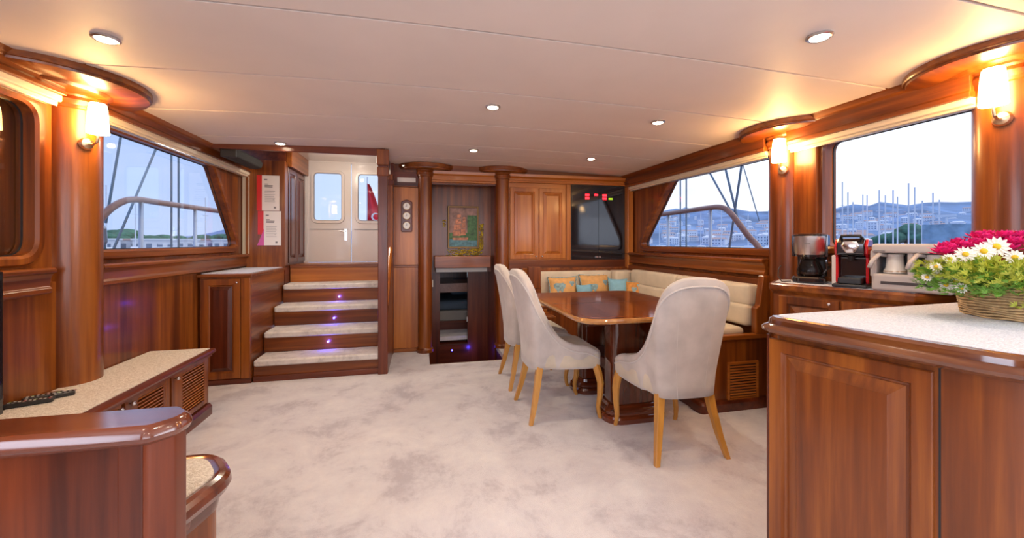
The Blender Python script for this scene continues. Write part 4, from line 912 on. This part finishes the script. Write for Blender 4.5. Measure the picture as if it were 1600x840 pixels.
b = MB(); b.box(.14, .19, -.06, .06, 0, .08); b.build('side_block', blackp, tm, local=True, bevel=.006)

# ------------------------------------------------------------------ flower basket
fb = thing('flower_basket', 'oval woven basket of pink flowers, white daisies and green foliage', 'flowers', (2.01, .89, .951))
b = MB(); prof = []
for k in range(12):
    z = k * .0088; r0 = .195 + .015 * math.sin(min(1, z / .09) * 1.6)
    prof += [(r0, z), (r0 + .004, z + .0044)]
b.lathe(prof + [(.20, .100), (.17, .100), (.17, .085)], (0, 0, 0), 48, sy=.82); b.build('basket', basket_m, fb, local=True, smooth=True)
b = MB(); random.seed(5)
for k in range(13):
    z = .004 + k * .0085; b.tube([( (.204 + .012 * math.sin(min(1, z / .09) * 1.6)) * math.cos(a * math.pi / 24), .82 * (.204 + .012 * math.sin(min(1, z / .09) * 1.6)) * math.sin(a * math.pi / 24), z + .002 * math.sin(a * 1.3 + k)) for a in range(49)], .0038, 6)
tag(b.build('weave', basket_l, fb, local=True, smooth=True), kind='stuff')
def leaf_cloud(name, mat, n, cen, rad, seed, s0=.018, spread=1.0):
    random.seed(seed); b = MB()
    for _ in range(n):
        g = random.uniform(0, 2 * math.pi); rr = math.sqrt(random.random()); p = Vector((cen[0] + rad[0] * rr * math.cos(g), cen[1] + rad[1] * rr * math.sin(g), cen[2] + rad[2] * random.uniform(-1, 1) * (1.1 - rr * .6)))
        d = (p - Vector((0, 0, .02))).normalized(); d = (d + Vector((random.uniform(-.7, .7), random.uniform(-.7, .7), random.uniform(-.3, .7)))).normalized()
        L = s0 * random.uniform(.8, 1.7); s_ = d.cross(Vector((random.uniform(-1, 1), random.uniform(-1, 1), 1))).normalized()
        up = s_.cross(d)
        for k in range(-2, 3):
            dd = (d + s_ * k * .45).normalized(); w2 = dd.cross(up).normalized() * L * .085; l2 = L * (1 - .13 * abs(k))
            b.add([p, p + dd * l2 * .5 + w2, p + dd * l2, p + dd * l2 * .5 - w2 + up * .001], [(0, 1, 2, 3)])
    o = b.build(name, mat, fb, local=True); tag(o, kind='stuff'); return o
leaf_cloud('green_foliage', leaf_g, 1700, (-.03, -.02, .13), (.24, .19, .055), 1)
leaf_cloud('green_foliage', leaf_g, 800, (-.27, .03, .125), (.13, .12, .06), 4)
leaf_cloud('yellow_foliage', leaf_y, 800, (-.26, .02, .15), (.15, .13, .05), 2)
leaf_cloud('yellow_foliage', leaf_y, 150, (-.19, -.08, .075), (.05, .05, .055), 9)
def daisy(p, n, r=.026):
    n = Vector(n).normalized(); q = Matrix.Translation(p) @ Vector((0, 0, 1)).rotation_difference(n).to_matrix().to_4x4(); b = MB()
    for k in range(13):
        g = 2 * math.pi * k / 13; c_, s_ = math.cos(g), math.sin(g); w2 = r * .2
        b.add([(c_ * .004, s_ * .004, 0), (c_ * r * .6 - s_ * w2, s_ * r * .6 + c_ * w2, .003), (c_ * r, s_ * r, -.001), (c_ * r * .6 + s_ * w2, s_ * r * .6 - c_ * w2, .003)], [(0, 1, 2, 3)], q)
    o = b.build('daisy', petal_white, fb, local=True)
    e_ = MB(); e_.lathe([(r * .3, 0), (r * .26, .005), (r * .1, .007)], seg=12, M=q); e_.build('daisy_centre', daisy_eye, o, local=True, smooth=True)
def V3(wx_, wy_, wz_): return (wx_ - 2.01, wy_ - .89, wz_ - .951)
for (x, y, z, r_) in ((1.86, .92, 1.185, .036), (1.80, .92, 1.17, .032), (1.735, .93, 1.16, .028), (1.905, .90, 1.15, .028), (1.94, .88, 1.115, .034), (1.93, .83, 1.065, .030), (1.98, .84, 1.10, .028), (1.765, .95, 1.145, .022),
                   (1.62, .94, 1.12, .018), (1.645, .95, 1.09, .018), (1.665, .94, 1.06, .02), (1.70, .95, 1.145, .02), (1.69, .93, 1.07, .02), (1.615, .96, 1.085, .016), (1.66, .90, 1.055, .018), (1.87, .86, 1.12, .018)):
    p = V3(x, y, z); n = (-.65, -.7, random.uniform(.15, .55))
    daisy(p, n, r_)
def pink(p, r=.046):
    random.seed(int(abs(p[0] * 1e4 + p[1] * 1e3))); b = MB()
    for lay in range(4):
        for k in range(9):
            g = 2 * math.pi * (k + .5 * lay) / 9; el = .15 + lay * .38; d = Vector((math.cos(g) * math.cos(el), math.sin(g) * math.cos(el), math.sin(el))); s_ = Vector((-math.sin(g), math.cos(g), 0)); rr = r * (1 - lay * .13) * random.uniform(.85, 1.1)
            P = Vector(p); b.add([P, P + d * rr * .7 + s_ * r * .28, P + d * rr + Vector((0, 0, .004)), P + d * rr * .7 - s_ * r * .28], [(0, 1, 2, 3)])
    b.build('pink_flower', petal_pink, fb, local=True)
for p in ((1.76, 1.0, 1.155), (1.80, 1.0, 1.165), (1.84, .99, 1.175), (1.88, .98, 1.185), (1.93, .98, 1.20), (1.98, .96, 1.21), (2.03, .95, 1.21), (2.08, .95, 1.205), (1.97, 1.02, 1.21), (2.03, 1.03, 1.215), (2.10, 1.02, 1.20), (1.96, .93, 1.19), (2.0, .90, 1.18),
          (2.05, .88, 1.175), (2.10, .88, 1.17), (1.90, 1.04, 1.185), (1.84, 1.04, 1.17), (2.04, .84, 1.14), (2.14, .95, 1.18), (1.93, .93, 1.17), (1.99, .87, 1.15), (2.10, .82, 1.12), (2.16, .88, 1.14)):
    pink(V3(*p))

# ================================================================== outside
sea = MB(); sea.box(-3000, 3000, -3000, 3000, -1.72, -1.70)
tag(sea.build('sea', sea_m), 'blue-grey harbour water around the boat', 'sea', kind='stuff')
def hills(name, lab, az0, az1, r0, r1, hf, mat, seed=1, na=60, nr=14):
    random.seed(seed); ph = [random.uniform(0, 6.28) for _ in range(6)]; b = MB(); vs_ = []
    for i in range(na + 1):
        az = R(az0 + (az1 - az0) * i / na); h = hf(math.degrees(az))
        for j in range(nr + 1):
            t = j / nr; r_ = r0 + (r1 - r0) * t; prof = t ** 1.25; nz_ = 1 + .10 * math.sin(az * 40 + ph[0] + t * 5) + .07 * math.sin(az * 90 + ph[1] - t * 9)
            vs_.append((r_ * math.sin(az), r_ * math.cos(az), -1.75 + h * prof * (nz_ if t < 1 else 1 + .04 * math.sin(az * 60 + ph[2]))))
    for i in range(na + 1):
        az = R(az0 + (az1 - az0) * i / na); vs_.append(((r1 + 200) * math.sin(az), (r1 + 200) * math.cos(az), -5))
    K = nr + 1; fs = [(i * K + j, (i + 1) * K + j, (i + 1) * K + j + 1, i * K + j + 1) for i in range(na) for j in range(nr)]
    B0 = (na + 1) * K; fs += [(i * K + nr, (i + 1) * K + nr, B0 + i + 1, B0 + i) for i in range(na)]
    b.add(vs_, fs); o = b.build(name, mat, smooth=True); return tag(o, lab, 'hill')
def lerpk(keys, a):
    for (a0, h0), (a1, h1) in zip(keys, keys[1:]):
        if a0 <= a <= a1: return h0 + (h1 - h0) * (a - a0) / (a1 - a0)
    return keys[0][1] if a < keys[0][0] else keys[-1][1]
hk = [(15, 60), (30, 82), (36, 92), (42, 88), (50, 70), (54, 86), (57, 78), (62, 84), (66, 92), (80, 96), (110, 60), (130, 30)]
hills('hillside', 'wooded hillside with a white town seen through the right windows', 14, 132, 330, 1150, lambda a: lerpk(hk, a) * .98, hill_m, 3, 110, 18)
hk2 = [(-75, 10), (-45, 14), (-26, 30), (-21, 95), (-16, 110), (-8, 60), (8, 30)]
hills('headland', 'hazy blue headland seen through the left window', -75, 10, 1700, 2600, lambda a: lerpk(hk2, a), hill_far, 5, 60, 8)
# town houses on the slope
random.seed(11)
def hill_z(az, r_):
    t = (r_ - 330) / 820; return -1.75 + lerpk(hk, az) * .98 * t ** 1.25
hs_mesh = []
for v in range(4):
    w_, d_, h_ = [(11, 9, 7), (16, 10, 6), (9, 9, 10), (20, 11, 8)][v]
    b = MB(); b.box(-w_ / 2, w_ / 2, -d_ / 2, d_ / 2, -4, h_)
    me = bpy.data.meshes.new('house_walls'); me.from_pydata(b.v, [], b.f); me.materials.append(house_m)
    b2 = MB(); b2.add([(-w_ / 2 - .5, -d_ / 2 - .5, h_), (w_ / 2 + .5, -d_ / 2 - .5, h_), (w_ / 2 + .5, d_ / 2 + .5, h_), (-w_ / 2 - .5, d_ / 2 + .5, h_), (-w_ / 2 + 1.5, 0, h_ + 1.8), (w_ / 2 - 1.5, 0, h_ + 1.8)], [(0, 1, 5, 4), (1, 2, 5), (2, 3, 4, 5), (3, 0, 4), (0, 3, 2, 1)])
    me2 = bpy.data.meshes.new('house_roof'); me2.from_pydata(b2.v, [], b2.f); me2.materials.append(roof_m if v % 2 else house_m)
    b3 = MB()
    for k in range(int(w_ // 3)):
        for zz in range(int(h_ // 3)):
            for yy in (-d_ / 2 - .06, d_ / 2 + .02): b3.box(-w_ / 2 + 1 + k * 3, -w_ / 2 + 2.3 + k * 3, yy, yy + .04, 1 + zz * 3, 2.4 + zz * 3)
    me3 = bpy.data.meshes.new('house_windows'); me3.from_pydata(b3.v, [], b3.f); me3.materials.append(housewin)
    hs_mesh.append((me, me2, me3))
for k in range(290):
    az = random.uniform(26, 72); r_ = 345 + 560 * random.random() ** 1.4
    if 40 < az < 50 and r_ > 700: continue
    x, y = r_ * math.sin(R(az)), r_ * math.cos(R(az)); z = hill_z(az, r_); a, b_, c_ = hs_mesh[random.randrange(4)]
    kd = ['small white house with hipped pale roof', 'long white house with terracotta roof', 'tall narrow white house with pale roof', 'broad white block with terracotta roof'][[q_[0] for q_ in hs_mesh].index(a)]
    where = 'bench window' if az < 50 else 'galley window'
    t = thing('house', kd + ' on the hillside beyond the ' + where, 'house', (x, y, z), R(-az + random.uniform(-20, 20)), kd + 's beyond the ' + where)
    sc = random.uniform(.45, .8); t.scale = (sc, sc, sc)
    for nm, me in (('walls', a), ('roof', b_), ('windows', c_)):
        o = bpy.data.objects.new(nm, me); C.objects.link(o); o.parent = t
# shoreline trees
ORDT = None
def blob(name, lab, x, y, r_, h_, seed, grp):
    random.seed(seed); b = MB()
    for k in range(7):
        g = random.uniform(0, 6.28); rr = r_ * random.uniform(.2, .7); c_ = (x + rr * math.cos(g), y + rr * math.sin(g), -1.5 + h_ * random.uniform(.45, .75)); q = r_ * random.uniform(.45, .7)
        b.lathe([(q * math.sin(math.pi * j / 7) + .01, -q * math.cos(math.pi * j / 7) * h_ / (2.2 * r_)) for j in range(8)], c_, 9)
    t = thing(name, lab, 'tree', (x, y, -1.7), 0, grp); b.build('foliage', tree_m, t)
    b = MB(); b.tube([(x, y, -2.2), (x, y, -1.5 + h_ * .5)], r_ * .08); b.build('trunk', dz, t)
for k, (az, r_, s_, h_) in enumerate(((-37, 190, 9, 6), (-35, 190, 9, 7), (-33, 190, 9, 6.5), (-31.5, 200, 8, 7.5), (-30, 185, 5, 5), (-27.5, 195, 5, 5.5), (-25.5, 210, 7, 5), (-23.5, 205, 8, 6.5), (-21.5, 200, 6, 7))):
    blob('shore_tree', ['leftmost', 'second from the left', 'third from the left', 'fourth from the left', 'middle', 'fourth from the right', 'third from the right', 'second from the right', 'rightmost'][k] + ' of the dark shore trees beyond the left window', r_ * math.sin(R(az)), r_ * math.cos(R(az)), s_, h_, k, 'trees on the far shore')
blob('shore_tree', 'green tree on the shore behind the masts, right window', 190 * math.sin(R(57.8)), 190 * math.cos(R(57.8)), 5, 9, 40, None)
blob('shore_tree', 'lower green tree beside the marina, right window', 190 * math.sin(R(56)), 190 * math.cos(R(56)), 3.5, 6, 41, None)
# boats
ORD = ['leftmost', 'second from the left', 'third from the left', 'fourth from the left', 'fifth from the left', 'sixth from the left', 'seventh from the left', 'eighth from the left', 'ninth from the left', 'tenth from the left', 'eleventh from the left', 'third from the right', 'second from the right', 'rightmost']
ORD5 = lambda k, n: ORD[k] if k < n - 1 else 'rightmost'
def yacht(az, r_, L, hgt, lab, grp, rz=0, masts=1):
    x, y = r_ * math.sin(R(az)), r_ * math.cos(R(az)); t = thing('yacht', lab, 'boat', (x, y, -1.7), rz, grp)
    W = L * .14
    b = MB(); b.loft([(-L / 2, -W), (L * .25, -W), (L / 2, 0), (L * .25, W), (-L / 2, W)], [(-W * .35, -.3), (0, L * .09)]); b.build('hull', white_hull, t, local=True)
    b = MB(); b.loft([(-L * .3, -W * .6), (L * .15, -W * .6), (L * .22, 0), (L * .15, W * .6), (-L * .3, W * .6)], [(0, L * .09), (-W * .15, L * .15)]); b.build('cabin', white_hull, t, local=True)
    for k in range(masts):
        b = MB(); mx_ = L * (.08 - .35 * k); b.tube([(mx_, 0, L * .1), (mx_, 0, hgt)], .13, 6); mm = b.build('mast', mast_m, t, local=True)
        b = MB(); b.tube([(mx_, -hgt * .05, hgt * .68), (mx_, hgt * .05, hgt * .68)], .06, 5); b.tube([(mx_, 0, L * .2), (mx_ - L * .3, 0, L * .2)], .1, 5); b.build('spreader', mast_m, mm, local=True)
for k, (az, r_, h_) in enumerate(sorted(((52.9, 110, 13.5), (53.4, 118, 12), (54.1, 112, 13), (54.5, 120, 13.5), (55.5, 115, 14), (55.9, 122, 13.4), (56.5, 112, 13.5), (56.9, 120, 12.8), (57.6, 113, 14.8), (58.1, 119, 14.5), (59.3, 112, 12.5), (59.8, 118, 11.5), (52.4, 112, 16), (58.7, 125, 12)))):
    yacht(az, r_, 11, h_ * 1.0, ORD5(k, 14) + ' of the yachts moored beyond the right galley window', 'yachts in the marina', R(30 - az + 10 * (k % 3)))
for k, (az, r_, h_) in enumerate(((31, 140, 12), (33.5, 150, 14), (36, 145, 13), (38.5, 150, 13), (41, 140, 14), (44, 150, 12), (46, 150, 13))):
    yacht(az, r_, 12, h_, ORD5(k, 7) + ' of the far yachts beyond the bench window', 'yachts beyond the bench window', R(60 + 15 * (k % 3)))
for k, (az, r_, h_) in enumerate(((-36, 130, 15), (-33, 120, 15), (-30.5, 130, 14), (-27.5, 120, 22), (-25, 125, 14), (-22.3, 110, 17))):
    yacht(az, r_, 12, h_, ORD5(k, 6) + ' of the white yachts moored beyond the left window', 'yachts beyond the left window', R(20 + 50 * (k % 3)))
mb = thing('motor_boat', 'long white motor boat low in the marina, right window', 'boat', (92 * math.sin(R(58)), 92 * math.cos(R(58)), -1.7), R(-52))
b = MB(); b.loft([(-14, -2), (7, -2), (14, 0), (7, 2), (-14, 2)], [(-.6, -.2), (0, 1.6)]); b.build('hull', white_hull, mb, local=True)
b = MB(); b.box(-9, 3, -1.5, 1.5, 1.6, 2.2); b.build('cabin', white_hull, mb, local=True)
gs = thing('screened_shed', 'grey-blue mesh-covered barrier on the quay, right window', 'barrier', (60 * math.sin(R(64)), 60 * math.cos(R(64)), -1.7), R(-66))
b = MB(); b.box(-5.2, 9, -1, 1, 0, 4.7); b.build('screen', net_m, gs, local=True)
b = MB(); b.box(-5.6, 9.2, -1.2, 1.2, 0, .5); b.build('footing', under_m, gs, local=True)
lp = thing('lamp_post', 'thin white lamp post on the quay beside the barrier', 'lamp post', (75 * math.sin(R(60.6)), 75 * math.cos(R(60.6)), -1.7), R(-60))
b = MB(); b.tube([(0, 0, 0), (0, 0, 6.2)], .12, 6); b.build('pole', mast_m, lp, local=True)
b = MB(); b.box(-.9, .9, -.15, .15, 6.1, 6.4); b.build('lamp_head', mast_m, lp, local=True)
# shore sheds left
for k, (az, r_, w_) in enumerate(((-34, 170, 14), (-31, 175, 10), (-28, 170, 16), (-24.5, 175, 16), (-22, 170, 12), (-20, 180, 16))):
    t = thing('shore_building', ['leftmost', 'second from the left', 'third from the left', 'third from the right', 'second from the right', 'rightmost'][k] + ' of the low shore buildings beyond the left window', 'building', (r_ * math.sin(R(az)), r_ * math.cos(R(az)), -1.7), R(-az), 'white buildings on the left shore')
    b = MB(); b.box(-w_ / 2, w_ / 2, -3, 3, 0, 3.5); b.build('walls', house_m, t, local=True)
    b = MB(); b.box(-w_ / 2 - .4, w_ / 2 + .4, -3.4, 3.4, 3.5, 4); b.build('roof', roof_m if k % 2 else house_m, t, local=True)
    for j in range(int(w_ // 2.5)):
        b = MB(); b.box(-w_ / 2 + .6 + j * 2.5, -w_ / 2 + 1.9 + j * 2.5, -3.05, -2.98, 1, 2.4); b.build('window', housewin, t, local=True)

# side decks, bulwark rails
def side_rail(lab, X, pts, stanch, r_=.035):
    t = thing('deck_rail', lab, 'railing', (X, pts[0][0], .2))
    cm_ = catmull([(X, y, z) for y, z in pts], 5)
    b = MB(); b.tube(cm_, r_, 10); b.build('cap_rail', rail_wood, t, smooth=True)
    for (y, zt) in stanch:
        b = MB(); b.tube([(X, y, -.2), (X, y, zt)], .022, 10); b.build('stanchion', steel_out, t, smooth=True)
side_rail('wooden capped deck rail outside the left window', -3.0, [(9.5, 1.66), (7, 1.67), (5.6, 1.665), (5.1, 1.66), (4.86, 1.60), (4.66, 1.47), (4.5, 1.28), (4.3, 1.0), (4.1, .7), (3.9, .3)], [(5.18, 1.65), (6.26, 1.66), (7.4, 1.66)], .034)
side_rail('wooden capped deck rail outside the bench window', 3.7, [(9, 1.63), (5.6, 1.635), (4.6, 1.65), (4.3, 1.64), (4.15, 1.57), (4.0, 1.42), (3.85, 1.26), (3.7, 1.12), (3.5, .8), (3.3, .4)], [(4.48, 1.64), (5.39, 1.63), (6.4, 1.63)], .034)
dk = struct('floor_deck'); b = MB(); b.box(-3.3, -1.9, -3, 9.5, -.2, -.12); b.box(2.65, 4.0, -3, 9, -.2, -.12); b.build('side_deck', rail_wood, dk)
def wire(lab, p0, p1, r_, grp=None, buckle=None, name='rigging_wire'):
    t = thing(name, lab, 'rigging', p0, 0, grp); b = MB(); b.tube([p0, p1], r_, 6); b.build('wire', rig_m, t)
    if buckle:
        b = MB(); c_ = Vector(p0).lerp(Vector(p1), buckle); d = (Vector(p1) - Vector(p0)).normalized(); b.tube([c_ - d * .1, c_ - d * .07, c_ + d * .07, c_ + d * .1], [r_, r_ * 1.9, r_ * 1.9, r_], 8); b.build('turnbuckle', steel_out, t)
def ext(y0, z0, y1, z1, zt):   # extend a stay upward past the window
    k = (zt - z0) / (z1 - z0); return (y0 + (y1 - y0) * k, zt)
for lab, (yb, zb_), (yt, zt_), rr, bk in (('leftmost stay beside the sconce, left window', (5.0, 1.0), (4.85, 2.25), .016, .12), ('stay slanting right from the rail corner, left window', (4.99, 1.5), (5.18, 2.32), .013, None),
      ('long slanting stay crossing the rail, left window', (4.97, 1.0), (5.75, 2.33), .012, None), ('left of two upright shrouds, left window', (6.11, .18), (6.11, 2.37), .013, .28), ('right of two upright shrouds, left window', (6.27, .18), (6.27, 2.37), .013, .25)):
    y2, z2 = ext(yb, zb_, yt, zt_, 4.0); wire(lab, (-3.2, yb, zb_ - .3 if 'upright' in lab else zb_ - .1), (-3.2, y2, z2), rr, None, bk)
for lab, (yb, zb_), (yt, zt_), rr in (('stay slanting down rightward to the rail bend, bench window', (4.21, 1.4), (4.7, 2.11), .013), ('steep stay meeting the rail bend, bench window', (4.24, 1.5), (4.43, 2.12), .014), ('stay slanting down leftward, bench window', (4.38, 1.1), (4.18, 2.13), .014),
      ('left of two upright shrouds, bench window', (5.37, -.12), (5.37, 2.12), .012), ('right of two upright shrouds, bench window', (5.23, -.12), (5.23, 2.1), .012), ('thin stay nearest the sconce column, bench window', (3.91, 1.45), (4.14, 2.12), .006)):
    y2, z2 = ext(yb, zb_, yt, zt_, 4.0); wire(lab, (3.9, yb, zb_), (3.9, y2, z2), rr)
# flag seen through the white door window
fg = thing('flag', 'red flag with white crescent hanging outside the white doors', 'flag', (-1.12, 9.0, -.1))
b = MB(); b.tube([(-1.13, 9, -.1), (-1.11, 9, 2.6)], .012, 8); b.build('staff', mast_m, fg)
b = MB(); vs_ = []; nx, nz2 = 12, 14
for i in range(nx + 1):
    for j in range(nz2 + 1):
        u_ = i / nx; v_ = j / nz2; vs_.append((-1.12 + u_ * (.05 + .34 * (1 - v_) ** .8), 9 + .05 * math.sin(u_ * 9 + v_ * 2), 1.55 + .90 * v_ - .12 * u_ * (1 - v_)))
b.add(vs_, [(i * (nz2 + 1) + j, (i + 1) * (nz2 + 1) + j, (i + 1) * (nz2 + 1) + j + 1, i * (nz2 + 1) + j + 1) for i in range(nx) for j in range(nz2)]); b.build('cloth', flag_red, fg, smooth=True)
b = MB(); cres = [(math.cos(R(a)) * .085, math.sin(R(a)) * .085) for a in range(40, 321, 20)] + [(.02 + math.cos(R(a)) * .065, math.sin(R(a)) * .065) for a in range(310, 49, -20)]
b.prism([(-.94 + p[0], 1.74 + p[1]) for p in cres], 8.93, 8.935, My); b.build('crescent', flag_white, fg)
# foredeck outside the doors
b = MB(); b.box(-2.4, 2.9, 5.6, 12, .5, .62); tag(b.build('foredeck', rail_wood, dk), kind='structure')
